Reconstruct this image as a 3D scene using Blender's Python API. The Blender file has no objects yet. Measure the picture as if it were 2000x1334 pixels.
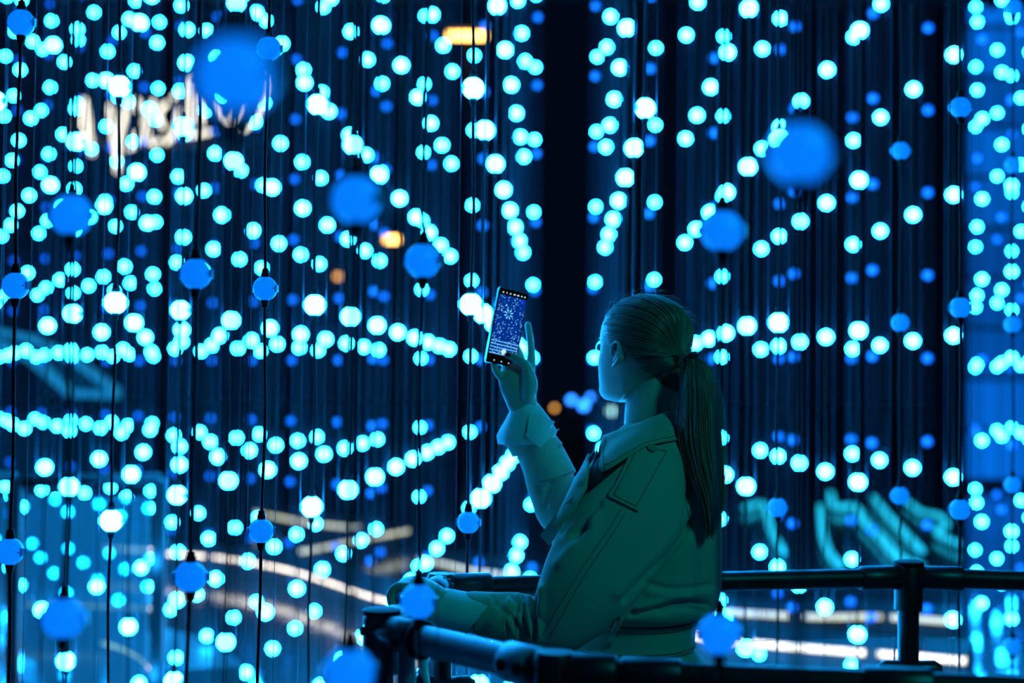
import bpy, bmesh, math, random
import numpy as np
from mathutils import Vector, Matrix
from mathutils.bvhtree import BVHTree
random.seed(7); rng = np.random.default_rng(7)
scene = bpy.context.scene
COL = scene.collection

# ------------------------------------------------------------------ camera
FPX = 2889.0                                   # focal length in pixels of the 2000 px frame
PITCH = math.atan(88.0 / FPX); ROLL = math.radians(0.62)
CAM = Vector((0.0, 0.0, 1.55))
Fw = Vector((0, math.cos(PITCH), math.sin(PITCH)))
R0 = Vector((1, 0, 0)); U0 = Vector((0, -math.sin(PITCH), math.cos(PITCH)))
Rt = R0 * math.cos(ROLL) + U0 * math.sin(ROLL)
Up = R0 * -math.sin(ROLL) + U0 * math.cos(ROLL)
cam_data = bpy.data.cameras.new('camera'); cam = bpy.data.objects.new('camera', cam_data); COL.objects.link(cam)
M = Matrix((Rt, Up, -Fw)).transposed().to_4x4(); M.translation = CAM
cam.matrix_world = M
cam_data.sensor_width = 36.0; cam_data.lens = 36.0 * FPX / 2000.0
cam_data.clip_start = 0.05; cam_data.clip_end = 500
cam_data.dof.use_dof = True; cam_data.dof.focus_distance = 3.02
cam_data.dof.aperture_fstop = 1.75
scene.camera = cam

# ------------------------------------------------------------------ world, lights, exposure
world = bpy.data.worlds.new('night_sky'); scene.world = world; world.use_nodes = True
world.node_tree.nodes['Background'].inputs[0].default_value = (0.0006, 0.0022, 0.0075, 1)
world.node_tree.nodes['Background'].inputs[1].default_value = 1.0
def area_light(name, loc, target, size, power, color):
    l = bpy.data.lights.new(name, 'AREA'); l.energy = power; l.color = color; l.shape = 'SQUARE'; l.size = size
    o = bpy.data.objects.new(name, l); COL.objects.link(o); o.location = loc
    o.rotation_euler = (Vector(target) - Vector(loc)).to_track_quat('-Z', 'Y').to_euler(); return o
area_light('coat_fill_light', (2.2, 0.6, 3.6), (0.35, 3.1, 1.2), 0.5, 25.0, (0.0, 0.82, 0.92))  # added unseen cyan fill for the back of the coat, no real fixture
scene.view_settings.view_transform = 'Standard'; scene.view_settings.look = 'None'
scene.view_settings.exposure = 0.0; scene.view_settings.gamma = 1.0
scene.view_settings.use_curve_mapping = False

# ------------------------------------------------------------------ helpers
def P(px, py, d):
    return CAM + Fw * d + Rt * ((px - 1000.0) / FPX * d) - Up * ((py - 667.0) / FPX * d)
def proj(v):
    r = Vector(v) - CAM; d = r.dot(Fw)
    return 1000 + r.dot(Rt) / d * FPX, 667 - r.dot(Up) / d * FPX, d
def at_z(px, py, z):
    """point where the pixel ray meets the height z"""
    dr = Fw + Rt * ((px - 1000.0) / FPX) - Up * ((py - 667.0) / FPX)
    return CAM + dr * ((z - CAM.z) / dr.z)

class G:
    """collects geometry for one mesh"""
    def __init__(s): s.v = []; s.f = []
    def add(s, v, f):
        o = len(s.v); s.v += [tuple(x) for x in v]; s.f += [tuple(i + o for i in q) for q in f]; return s
    def loft(s, rings, cap=True, closed=True):
        n = len(rings[0]); v = [p for r in rings for p in r]; f = []
        for i in range(len(rings) - 1):
            for j in range(n if closed else n - 1):
                a = i * n + j; b = i * n + (j + 1) % n
                f.append((a, b, b + n, a + n))
        if cap and closed:
            f.append(tuple(range(n - 1, -1, -1))); f.append(tuple(range((len(rings) - 1) * n, len(rings) * n)))
        return s.add(v, f)
    def tube(s, pts, r, n=8, rb=None, ref=None, round_ends=False):
        """pts: points; r: radius or list; rb: radius along ref direction"""
        pts = [Vector(p) for p in pts]
        rr = list(r) if hasattr(r, '__len__') else [r] * len(pts)
        bb = rr if rb is None else (list(rb) if hasattr(rb, '__len__') else [rb] * len(pts))
        if round_ends:
            t0 = (pts[0] - pts[1]).normalized(); t1 = (pts[-1] - pts[-2]).normalized()
            pre = [(pts[0] + t0 * rr[0] * math.sin(a), math.cos(a)) for a in (1.45, 1.1, 0.6)]
            post = [(pts[-1] + t1 * rr[-1] * math.sin(a), math.cos(a)) for a in (0.6, 1.1, 1.45)]
            np_ = [p for p, c in pre] + pts + [p for p, c in post]
            bb = [bb[0] * c for p, c in pre] + bb + [bb[-1] * c for p, c in post]
            rr = [rr[0] * c for p, c in pre] + rr + [rr[-1] * c for p, c in post]
            pts = np_
        rings = []; prev = None
        for i, p in enumerate(pts):
            t = (pts[min(i + 1, len(pts) - 1)] - pts[max(i - 1, 0)])
            t = t.normalized() if t.length > 1e-9 else Vector((0, 0, 1))
            if ref is not None: a = Vector(ref)
            elif prev is not None: a = prev
            else: a = Vector((0, 0, 1)) if abs(t.z) < 0.9 else Vector((0, 1, 0))
            b2 = a - t * a.dot(t)
            b2 = b2.normalized() if b2.length > 1e-6 else t.orthogonal().normalized()
            if ref is None: prev = b2
            n1 = t.cross(b2)
            rings.append([p + n1 * (math.cos(2 * math.pi * k / n) * rr[i]) + b2 * (math.sin(2 * math.pi * k / n) * bb[i]) for k in range(n)])
        return s.loft(rings)
    def box(s, c, size, axes=None):
        c = Vector(c); ax = axes or (Vector((1, 0, 0)), Vector((0, 1, 0)), Vector((0, 0, 1)))
        v = []
        for i in (-1, 1):
            for j in (-1, 1):
                for k in (-1, 1): v.append(c + ax[0] * (i * size[0] / 2) + ax[1] * (j * size[1] / 2) + ax[2] * (k * size[2] / 2))
        return s.add(v, [(0, 1, 3, 2), (4, 6, 7, 5), (0, 4, 5, 1), (2, 3, 7, 6), (0, 2, 6, 4), (1, 5, 7, 3)])
    def prism(s, poly, z0, z1):
        n = len(poly); v = [(x, y, z0) for x, y in poly] + [(x, y, z1) for x, y in poly]
        f = [tuple(range(n - 1, -1, -1)), tuple(range(n, 2 * n))] + [(i, (i + 1) % n, n + (i + 1) % n, n + i) for i in range(n)]
        return s.add(v, f)
    def mesh(s, name, mat=None, smooth=True):
        m = bpy.data.meshes.new(name); m.from_pydata(s.v, [], s.f); m.validate()
        bm = bmesh.new(); bm.from_mesh(m); bmesh.ops.recalc_face_normals(bm, faces=bm.faces); bm.to_mesh(m); bm.free()
        if smooth: m.shade_smooth()
        if mat: m.materials.append(mat)
        return m
def link(name, mesh, parent=None, loc=None):
    o = bpy.data.objects.new(name, mesh); COL.objects.link(o)
    if parent is not None: o.parent = parent
    if loc is not None: o.location = loc
    return o
def build(g, name, mat, parent=None, smooth=True, bevel=0, sharp=False):
    m = g.mesh(name, mat, smooth)
    o = link(name, m, parent)
    if parent is not None and parent.type == 'EMPTY':
        o.matrix_parent_inverse = Matrix.Translation(-parent.location)
    elif parent is not None and parent.parent is not None and parent.parent.type == 'EMPTY':
        o.matrix_parent_inverse = Matrix.Identity(4)
    if bevel:
        b = o.modifiers.new('bevel', 'BEVEL'); b.width = bevel; b.segments = 2; b.limit_method = 'ANGLE'; b.angle_limit = 0.7
    if sharp: m.set_sharp_from_angle(angle=0.7)
    return o
def sub(g, name, mat, part, smooth=True, bevel=0, sharp=False):
    """a sub-part, given in world coordinates, of a part whose own mesh is in world coordinates"""
    m = g.mesh(name, mat, smooth); o = link(name, m, part)
    if bevel:
        b = o.modifiers.new('bevel', 'BEVEL'); b.width = bevel; b.segments = 2; b.limit_method = 'ANGLE'; b.angle_limit = 0.7
    if sharp: m.set_sharp_from_angle(angle=0.7)
    return o
def empty(name, loc, label, cat, group=None):
    o = bpy.data.objects.new(name, None); COL.objects.link(o); o.location = loc; o.empty_display_size = 0.05
    tag(o, label, cat, group); return o
def tag(o, label, cat, group=None):
    o['label'] = label; o['category'] = cat
    if group: o['group'] = group
    return o
def spline(pts, n):
    """Catmull-Rom through tuples of any length, n samples"""
    A = np.array([list(p) for p in pts], float); k = len(A)
    A = np.vstack([2 * A[0] - A[1], A, 2 * A[-1] - A[-2]]); out = []
    for q in np.linspace(0, k - 1, n):
        i = min(int(q), k - 2); t = q - i; p0, p1, p2, p3 = A[i:i + 4]
        out.append(0.5 * (2 * p1 + (p2 - p0) * t + (2 * p0 - 5 * p1 + 4 * p2 - p3) * t * t + (3 * p1 - p0 - 3 * p2 + p3) * t ** 3))
    return np.array(out)

# ------------------------------------------------------------------ materials
def mat(name, base, rough=0.6, metal=0.0, emit=None, es=1.0, noise=None, bump=None, spec=0.5, subsurf=0.0, trans=0.0, sheen=0.0, wave=None):
    m = bpy.data.materials.new(name); m.use_nodes = True; nt = m.node_tree; b = nt.nodes['Principled BSDF']
    b.inputs['Base Color'].default_value = (*base, 1); b.inputs['Roughness'].default_value = rough; b.inputs['Metallic'].default_value = metal
    b.inputs['Specular IOR Level'].default_value = spec
    if subsurf: b.inputs['Subsurface Weight'].default_value = subsurf; b.inputs['Subsurface Radius'].default_value = (0.012, 0.005, 0.003); b.inputs['Subsurface Scale'].default_value = 0.5
    if trans: b.inputs['Transmission Weight'].default_value = trans
    if sheen: b.inputs['Sheen Weight'].default_value = sheen
    if emit: b.inputs['Emission Color'].default_value = (*emit, 1); b.inputs['Emission Strength'].default_value = es
    tc = nt.nodes.new('ShaderNodeTexCoord')
    if noise:
        sc, amt = noise; n = nt.nodes.new('ShaderNodeTexNoise'); n.inputs['Scale'].default_value = sc; n.inputs['Detail'].default_value = 5
        nt.links.new(tc.outputs['Object'], n.inputs['Vector'])
        r = nt.nodes.new('ShaderNodeMapRange'); r.inputs[3].default_value = 1 - amt; r.inputs[4].default_value = 1 + amt
        nt.links.new(n.outputs['Fac'], r.inputs[0])
        mx = nt.nodes.new('ShaderNodeMix'); mx.data_type = 'RGBA'; mx.blend_type = 'MULTIPLY'; mx.inputs[0].default_value = 1
        mx.inputs[6].default_value = (*base, 1); nt.links.new(r.outputs[0], mx.inputs[7]); nt.links.new(mx.outputs[2], b.inputs['Base Color'])
    if bump:
        sc, st, dist = bump; n = nt.nodes.new('ShaderNodeTexNoise'); n.inputs['Scale'].default_value = sc; n.inputs['Detail'].default_value = 4
        nt.links.new(tc.outputs['Object'], n.inputs['Vector'])
        bp = nt.nodes.new('ShaderNodeBump'); bp.inputs['Strength'].default_value = st; bp.inputs['Distance'].default_value = dist
        nt.links.new(n.outputs['Fac'], bp.inputs['Height']); nt.links.new(bp.outputs[0], b.inputs['Normal'])
    return m
M_white = mat('lit_globe_white', (0.8, 0.8, 0.8), 0.35, emit=(0.0066, 0.33, 1.0), es=145.0)
M_blue = mat('lit_globe_blue', (0.15, 0.15, 0.15), 0.35, emit=(0.001, 0.19, 1.0), es=1.05)
M_dim = mat('lit_globe_deep_blue', (0.5, 0.5, 0.5), 0.35, emit=(0.002, 0.085, 1.0), es=2.2)
M_lug = mat('clear_plastic_lug', (0.25, 0.5, 0.9), 0.2)
M_black = mat('black_rubber', (0.004, 0.004, 0.005), 0.6, spec=0.15)
M_wire = mat('thin_nylon_wire', (0.045, 0.06, 0.10), 0.4, spec=0.35)
M_coat = mat('beige_gabardine', (0.48, 0.42, 0.30), 0.85, noise=(9, 0.10), bump=(900, 0.25, 0.0006), spec=0.2, sheen=0.15)
M_seam = mat('beige_topstitch', (0.22, 0.19, 0.13), 0.9)
M_cuff = mat('pale_cotton_cuff', (0.74, 0.72, 0.66), 0.85, bump=(700, 0.2, 0.0005), spec=0.2)
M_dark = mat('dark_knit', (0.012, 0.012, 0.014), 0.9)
M_skin = mat('skin', (0.72, 0.50, 0.40), 0.5, noise=(60, 0.04), subsurf=0.15)
M_nail = mat('dark_nail_polish', (0.01, 0.004, 0.006), 0.15)
M_hair = mat('brown_hair', (0.085, 0.065, 0.045), 0.36, spec=0.7)
M_hair2 = mat('highlight_hair_strands', (0.34, 0.27, 0.19), 0.34, spec=0.8)  # strand colour lightened to put the highlights into the hair
M_button = mat('horn_button', (0.32, 0.28, 0.20), 0.35)
M_rail = mat('black_powder_coat', (0.010, 0.011, 0.013), 0.38, noise=(40, 0.3), bump=(400, 0.1, 0.0004))
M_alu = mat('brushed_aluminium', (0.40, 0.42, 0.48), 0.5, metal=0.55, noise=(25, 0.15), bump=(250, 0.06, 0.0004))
M_steelfit = mat('grey_clamp_casting', (0.10, 0.105, 0.115), 0.45, metal=0.8, noise=(60, 0.4), bump=(220, 0.4, 0.001))
M_deck = mat('deck_boards', (0.05, 0.05, 0.05), 0.6, noise=(6, 0.3))
M_phone = mat('phone_metal', (0.55, 0.6, 0.65), 0.22, metal=0.9)
M_bezel = mat('phone_black_glass', (0.003, 0.003, 0.004), 0.08)
M_icon = mat('screen_icon', (0, 0, 0), 0.5, emit=(0.55, 0.85, 1.0), es=1.0)
M_shutter = mat('screen_shutter_button', (0, 0, 0), 0.5, emit=(0.6, 0.95, 0.85), es=0.9)
M_bluedot = mat('screen_blue_dot', (0, 0, 0), 0.5, emit=(0.01, 0.05, 0.8), es=0.9)
M_warm = mat('warm_led_diffuser', (0.5, 0.5, 0.45), 0.5, emit=(1.0, 0.84, 0.58), es=3.4)
M_warmdim = mat('warm_led_diffuser_low', (0.5, 0.5, 0.45), 0.5, emit=(0.85, 0.85, 0.5), es=1.1)
M_cyanrope = mat('cyan_rope_light', (0.3, 0.4, 0.4), 0.5, emit=(0.01, 0.5, 0.75), es=1.5)
M_sign = mat('warm_white_neon', (0.5, 0.5, 0.5), 0.5, emit=(1.0, 0.93, 0.72), es=2.4)
M_orange = mat('orange_lamp', (0.5, 0.4, 0.2), 0.5, emit=(1.0, 0.50, 0.10), es=9.0)
M_orangelow = mat('orange_lamp_low', (0.5, 0.4, 0.2), 0.5, emit=(1.0, 0.45, 0.08), es=3.0)
M_bluelamp = mat('blue_globe_lamp', (0.3, 0.3, 0.3), 0.5, emit=(0.02, 0.22, 1.0), es=7.0)
M_palelamp = mat('pale_globe_lamp', (0.3, 0.3, 0.3), 0.5, emit=(0.35, 0.8, 0.75), es=3.0)
M_bench = mat('dark_stone_kerb', (0.03, 0.035, 0.035), 0.6, noise=(5, 0.3))
M_concrete = mat('dark_concrete', (0.05, 0.055, 0.06), 0.7, noise=(3, 0.3))

def glass_mat(name, tint, gloss=0.12, haze=0.06, rough=0.03):
    m = bpy.data.materials.new(name); m.use_nodes = True; nt = m.node_tree; nt.nodes.clear()
    out = nt.nodes.new('ShaderNodeOutputMaterial'); t = nt.nodes.new('ShaderNodeBsdfTransparent'); t.inputs[0].default_value = (*tint, 1)
    g = nt.nodes.new('ShaderNodeBsdfGlossy'); g.inputs['Roughness'].default_value = rough
    d = nt.nodes.new('ShaderNodeBsdfTranslucent'); d.inputs[0].default_value = (0.8, 0.85, 0.85, 1)
    fr = nt.nodes.new('ShaderNodeFresnel'); fr.inputs[0].default_value = 1.45
    m1 = nt.nodes.new('ShaderNodeMixShader'); m2 = nt.nodes.new('ShaderNodeMixShader'); m1.inputs[0].default_value = haze
    nt.links.new(t.outputs[0], m1.inputs[1]); nt.links.new(d.outputs[0], m1.inputs[2])
    nt.links.new(fr.outputs[0], m2.inputs[0]); nt.links.new(m1.outputs[0], m2.inputs[1]); nt.links.new(g.outputs[0], m2.inputs[2])
    nt.links.new(m2.outputs[0], out.inputs[0]); return m
M_glass = glass_mat('clear_glass', (0.93, 0.97, 0.96), haze=0.03)
M_frost = glass_mat('frosted_teal_glass', (0.30, 0.50, 0.52), haze=0.16, rough=0.3)

# ground: dark wet paving
def ground_mat():
    m = bpy.data.materials.new('wet_dark_paving'); m.use_nodes = True; nt = m.node_tree; b = nt.nodes['Principled BSDF']
    tc = nt.nodes.new('ShaderNodeTexCoord'); n = nt.nodes.new('ShaderNodeTexNoise'); n.inputs['Scale'].default_value = 0.7; n.inputs['Detail'].default_value = 6
    nt.links.new(tc.outputs['Object'], n.inputs['Vector'])
    cr = nt.nodes.new('ShaderNodeValToRGB'); cr.color_ramp.elements[0].color = (0.035, 0.04, 0.042, 1); cr.color_ramp.elements[1].color = (0.08, 0.09, 0.095, 1)
    nt.links.new(n.outputs['Fac'], cr.inputs[0]); nt.links.new(cr.outputs[0], b.inputs['Base Color'])
    r = nt.nodes.new('ShaderNodeMapRange'); r.inputs[3].default_value = 0.03; r.inputs[4].default_value = 0.16
    nt.links.new(n.outputs['Fac'], r.inputs[0]); nt.links.new(r.outputs[0], b.inputs['Roughness'])
    n2 = nt.nodes.new('ShaderNodeTexNoise'); n2.inputs['Scale'].default_value = 5; nt.links.new(tc.outputs['Object'], n2.inputs['Vector'])
    bp = nt.nodes.new('ShaderNodeBump'); bp.inputs['Strength'].default_value = 0.15; bp.inputs['Distance'].default_value = 0.02
    nt.links.new(n2.outputs['Fac'], bp.inputs['Height']); nt.links.new(bp.outputs[0], b.inputs['Normal'])
    return m
g = G(); g.box((0, 40, -0.1), (160, 130, 0.2))
o = build(g, 'ground', ground_mat(), smooth=False); o['kind'] = 'structure'

# ------------------------------------------------------------------ viewing platform: deck and railing
def XY(px, py, d):
    p = P(px, py, d); return Vector((p.x, p.y, 0))
ZR = 1.12; RT = 0.022
def rail_pt(px, d):
    """railing axis above the ground point seen in column px at depth d"""
    x = (px - 1000.0) / FPX * d
    return Vector((x, d, ZR))
A = rail_pt(752, 2.61); B = rail_pt(1090, 2.25); Cc = rail_pt(2350, 2.10)
E = rail_pt(868, 3.17); H = rail_pt(1776, 3.43); K = rail_pt(2300, 3.33)
POLY = [A, B, Cc, K, H, E]
g = G(); g.prism([(p.x, p.y) for p in POLY], 0.0, 0.06)
o = build(g, 'platform_deck', M_deck, smooth=False, bevel=0.005); o['kind'] = 'structure'

def inside(x, y, marg=0.07):
    """inside the deck outline grown by a margin"""
    pts = [(p.x, p.y) for p in POLY]; n = len(pts); ins = False; dm = 9
    for i in range(n):
        (x1, y1), (x2, y2) = pts[i], pts[(i + 1) % n]
        if (y1 > y) != (y2 > y) and x < (x2 - x1) * (y - y1) / (y2 - y1) + x1: ins = not ins
        t = max(0, min(1, ((x - x1) * (x2 - x1) + (y - y1) * (y2 - y1)) / ((x2 - x1) ** 2 + (y2 - y1) ** 2)))
        dm = min(dm, math.hypot(x - x1 - t * (x2 - x1), y - y1 - t * (y2 - y1)))
    return ins or dm < marg

rail = empty('railing', (A.x, A.y, 0.06), 'tubular guard railing with clamps and glass panels around the woman', 'railing')
def rtube(name, a, b, m, r=RT, n=20, parent=rail):
    g = G(); g.tube([a, b], r, n); return build(g, name, m, parent, sharp=True)
def collar(g, c, axis, r, L, n=18):
    axis = Vector(axis).normalized(); c = Vector(c)
    pts = [c - axis * L / 2, c - axis * (L / 2 - 0.004), c + axis * (L / 2 - 0.004), c + axis * L / 2]
    g.tube(pts, [r - 0.003, r, r, r - 0.003], n)
def bolt(part, c, axis, r=0.008):
    g = G(); axis = Vector(axis).normalized(); c = Vector(c)
    g.tube([c, c + axis * 0.006], r, 12); g.tube([c + axis * 0.006, c + axis * 0.0065], r * 0.55, 6)
    sub(g, 'bolt', M_black, part, sharp=True)
def lerp(a, b, t): return a + (b - a) * t
# top rails
dAB = (B - A).normalized(); dBC = (Cc - B).normalized(); dAE = (E - A).normalized(); dEH = (H - E).normalized(); dHK = (K - H).normalized()
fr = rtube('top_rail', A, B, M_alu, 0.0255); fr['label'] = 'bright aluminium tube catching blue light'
rtube('top_rail', B, Cc, M_rail); rtube('top_rail', A, E, M_rail); rtube('top_rail', E, H, M_rail); rtube('top_rail', H, K, M_rail)
# clamps (castings around the corners and joints)
def corner_clamp(c, d1, d2, m, L=0.10, r=0.030, cap=True):
    g = G(); collar(g, c + d1 * (L * 0.5 + 0.008), d1, r, L); 
    if d2 is not None: collar(g, c + d2 * (L * 0.5 + 0.008), d2, r, L)
    g.tube([c - Vector((0, 0, 0.075)), c + Vector((0, 0, 0.020)), c + Vector((0, 0, 0.030))], [0.032, 0.032, 0.028], 18)
    p = build(g, 'clamp', m, rail, sharp=True)
    if cap:
        g = G(); g.tube([c + Vector((0, 0, 0.028)), c + Vector((0, 0, 0.036)), c + Vector((0, 0, 0.039))], [0.034, 0.034, 0.024], 20); sub(g, 'clamp_cap', M_black, p, sharp=True)
    return p
cA = corner_clamp(A, dAB, dAE, M_steelfit)
side = Vector((dAB.y, -dAB.x, 0)) 
if side.y > 0: side = -side
bolt(cA, A + dAB * 0.085 + side * 0.029 - Vector((0, 0, 0.008)), side); bolt(cA, A + Vector((-0.030, -0.006, 0.0)), Vector((-1, -0.3, 0)))
g = G(); collar(g, A + dAB * 0.122, dAB, 0.034, 0.014, 24); build(g, 'clamp_ring', M_black, rail, sharp=True)
cB = corner_clamp(B, -dAB, dBC, M_rail, L=0.085, cap=False)
g = G(); collar(g, B - dAB * 0.075, dAB, 0.031, 0.075, 24); p = build(g, 'clamp', M_alu, rail, sharp=True); bolt(p, B - dAB * 0.09 + side * 0.030, side, 0.010); bolt(p, B - dAB * 0.05 + side * 0.030, side, 0.010)
g = G(); collar(g, B + dBC * 0.145, dBC, 0.027, 0.09); build(g, 'clamp', M_rail, rail, sharp=True)
cE = corner_clamp(E, -dAE, dEH, M_rail, L=0.10, cap=False)
g = G()
for k in range(14):
    a = 2 * math.pi * k / 14; 
    g.box(E + Vector((0.026 * math.cos(a), -0.034 + 0.0, -0.002 + 0.026 * math.sin(a))), (0.009, 0.016, 0.009))
g.tube([E + Vector((0, -0.028, -0.002)), E + Vector((0, -0.042, -0.002))], 0.0265, 20)
sub(g, 'ribbed_knob', M_steelfit, cE, smooth=False)
cH = corner_clamp(H, -dEH, dHK, M_rail, L=0.115, r=0.0275)
g = G(); collar(g, Cc + (B - Cc).normalized() * 0.42, dBC, 0.0275, 0.10); build(g, 'clamp', M_rail, rail, sharp=True)
# posts
def post(p, r=0.024, m=M_rail):
    g = G(); g.tube([Vector((p.x, p.y, 0.06)), Vector((p.x, p.y, ZR - 0.02))], r, 18); o = build(g, 'post', m, rail, sharp=True)
    g = G(); g.tube([Vector((p.x, p.y, 0.06)), Vector((p.x, p.y, 0.07)), Vector((p.x, p.y, 0.074))], [0.06, 0.06, 0.045], 20); sub(g, 'base_plate', M_rail, o, sharp=True)
for p in (A, B, E, H, lerp(B, Cc, 0.62)): post(p)
post(A + dAB * 0.075 + Vector((0, 0.03, 0)), 0.015, M_alu)
# glass infill panels with clips
def panel(a, b, z0=0.14, z1=0.985, inset=0.035):
    d = (b - a).normalized(); a2 = a + d * inset; b2 = b - d * inset; nrm = Vector((-d.y, d.x, 0))
    c = (a2 + b2) / 2; c = Vector((c.x, c.y, (z0 + z1) / 2))
    g = G(); g.box(c, ((b2 - a2).length, 0.010, z1 - z0), (d, nrm, Vector((0, 0, 1)))); build(g, 'glass_panel', M_glass, rail, smooth=False)
    for e, s in ((a2, 1), (b2, -1)):
        for z in (z1 - 0.075, z0 + 0.1):
            g = G(); q = Vector((e.x, e.y, z)) + d * (s * 0.012)
            g.tube([q - d * s * 0.03 , q + d * s * 0.012, q + d * s * 0.028], [0.020, 0.022, 0.012], 14, rb=[0.020, 0.022, 0.012])
            build(g, 'glass_clip', M_rail, rail, sharp=True)
panel(A, E); panel(E, H); panel(H, K); panel(A, B); panel(B, lerp(B, Cc, 0.62))

# ------------------------------------------------------------------ the light strings
X_FIRST, DX, DY, DRIFT = -1.045, 0.403, 0.61, 0.036
XK = {-2: -1.832, -1: -1.427, 0: -1.045, 1: -.623, 2: -.224, 3: .194, 4: .568, 5: .970, 6: 1.373}
def col_x(k): return XK.get(k, X_FIRST + DX * k)
ZB = 1.747; BR = 0.0255
def ico(sub_, r, mat_, name):
    bm = bmesh.new(); bmesh.ops.create_icosphere(bm, subdivisions=sub_, radius=r); m = bpy.data.meshes.new(name); bm.to_mesh(m); bm.free()
    m.shade_smooth(); m.materials.append(mat_); return m
def near_globe(mat_, name):
    """globe with a slightly raised equator seam between its two half shells"""
    g = G(); prof = []
    for i in range(19):
        a = -math.pi / 2 + math.pi * i / 18
        prof.append((math.cos(a) * BR + 1e-5, math.sin(a) * BR))
    rings = [[(r * math.cos(2 * math.pi * k / 32), z, r * math.sin(2 * math.pi * k / 32)) for k in range(32)] for r, z in prof]
    g.loft(rings)
    sr = []
    for z, rr in ((-0.0012, BR), (-0.0008, BR + 0.0008), (0.0008, BR + 0.0008), (0.0012, BR)):
        sr.append([(rr * math.cos(2 * math.pi * k / 32), z, rr * math.sin(2 * math.pi * k / 32)) for k in range(32)])
    g.loft(sr, cap=False)
    return g.mesh(name, mat_)
GL = {('n', 'w'): near_globe(M_white, 'globe_white'), ('n', 'b'): near_globe(M_blue, 'globe_blue'), ('n', 'd'): near_globe(M_dim, 'globe_deep_blue'),
      ('f', 'w'): ico(2, BR, M_white, 'globe_white_far'), ('f', 'b'): ico(2, BR, M_blue, 'globe_blue_far'), ('f', 'd'): ico(2, BR, M_dim, 'globe_deep_blue_far')}
g = G(); g.tube([(0, 0, 0.0235), (0, 0, 0.032), (0, 0, 0.0325), (0, 0, 0.041), (0, 0, 0.043)], [0.0088, 0.0088, 0.0075, 0.0066, 0.004], 14)
SOCK_T = g.mesh('socket_upper', M_black); SOCK_T.set_sharp_from_angle(angle=0.6)
g = G(); g.tube([(0, 0, -0.0235), (0, 0, -0.030), (0, 0, -0.0305), (0, 0, -0.039), (0, 0, -0.041)], [0.0088, 0.0088, 0.0075, 0.0066, 0.004], 14)
SOCK_B = g.mesh('socket_lower', M_black); SOCK_B.set_sharp_from_angle(angle=0.6)
def lug(sx):
    g = G(); g.box((sx * 0.0272, 0, 0.0), (0.0045, 0.009, 0.015)); g.tube([(sx * 0.0248, -0.0255 * 0.25 - 0.001, 0), (sx * 0.0248, -0.0255 * 0.25 - 0.0035, 0)], 0.0016, 8)
    return g.mesh('lug', M_lug, smooth=False)
LUG = (lug(-1), lug(1))
ZTOP = 5.7
g = G(); g.tube([(0, 0, 0.218), (0, 0, ZTOP)], 0.0007, 5); WIRE = g.mesh('guide_wire', M_wire)
g = G(); g.tube([(0, 0, 0.22), (0, 0, ZTOP)], 0.0027, 6); CABLE_FAR = g.mesh('cable', M_black)

ORD = ['zeroth', 'first', 'second', 'third', 'fourth', 'fifth', 'sixth', 'seventh', 'eighth', 'ninth', 'tenth', 'eleventh', 'twelfth', 'thirteenth', 'fourteenth', 'fifteenth', 'sixteenth', 'seventeenth', 'eighteenth', 'nineteenth', 'twentieth', 'twenty-first', 'twenty-second', 'twenty-third', 'twenty-fourth']
SPECIAL = {(2, 1): 'nearest light string, huge blurred blue globe over the warm script sign',
           (2, 2): 'light string with big blurred blue globe left of the small orange lamp',
           (2, 3): 'light string whose soft blue globe hangs before the hand on the railing',
           (2, 5): 'light string with white globe just left of the raised phone',
           (3, 2): 'light string with the largest blurred blue globe right of the woman',
           (3, 3): 'light string with soft blue globe beside the coat belt, right of the woman',
           (3, 6): 'light string hanging directly behind the top of the head',
           (0, 4): 'sharp blue globe light string at the far left of the picture',
           (1, 3): 'light string with soft blue globe second from the left picture edge',
           (1, 4): 'light string with blue globe, first blue one right of the sharp white string',
           (1, 5): 'sharp blue light string hanging right of the script sign',
           (0, 5): 'sharp white globe light string crossing the script sign letters',
           (4, 6): 'light string hanging just right of the ponytail, white above and blue below',
           (5, 6): 'sharp blue globe light string at the edge of the blue facade',
           (5, 7): 'soft blue globe light string left of the facade edge, behind the railing post',
           (6, 7): 'blue globe light string hanging before the blue facade'}
OFFS = {(2, 3): (.0125, -.013), (2, 1): (.007, .004), (1, 4): (.009, -.016), (1, 3): (.005, .011), (0, 4): (.006, -.017), (0, 5): (.009, -.014), (2, 5): (.006, -.009), (5, 6): (.010, .011), (6, 7): (.025, .014), (4, 6): (.010, -.016)}
def light_string(x, y, kcol, idx, kind, near, label, group):
    x += OFFS.get((kcol, idx), (0, 0))[0]
    t = empty('light_string', (x, y, 0.0), label, 'light string', group)
    if near:
        g = G(); pts = []; ph = random.random() * 6
        for i in range(61):
            z = 0.22 + (ZTOP - 0.22) * i / 60; q = ((z - ZB) / 0.5) % 1.0; env = math.sin(math.pi * q) ** 2
            pts.append((0.0045 * env * math.sin(ph + z * 5.1), 0.004 * env * math.cos(ph + z * 3.7), z))
        g.tube(pts, 0.0034, 8); c = link('cable', g.mesh('cable', M_black), t)
    else: c = link('cable', CABLE_FAR, t)
    for s in (-1, 1): link('guide_wire', WIRE, t, (s * 0.0285, 0, 0))
    for j in range(-3, 8):
        z = ZB + 0.5 * j + OFFS.get((kcol, idx), (0, 0))[1]
        px, py, d = proj((x, y, z)); mar = 90 + 0.1 * FPX / d
        if py < -mar or py > 1334 + mar: continue
        b = link('globe', GL[('n' if near else 'f', kind(j))], t, (0, 0, z))
        if near:
            b.rotation_euler = (0, 0, random.uniform(-0.5, 0.5))
            link('socket', SOCK_T, b); link('socket', SOCK_B, b)
            if y < 4.4: link('lug', LUG[0], b); link('lug', LUG[1], b)
    return t
nstr = 0
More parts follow.
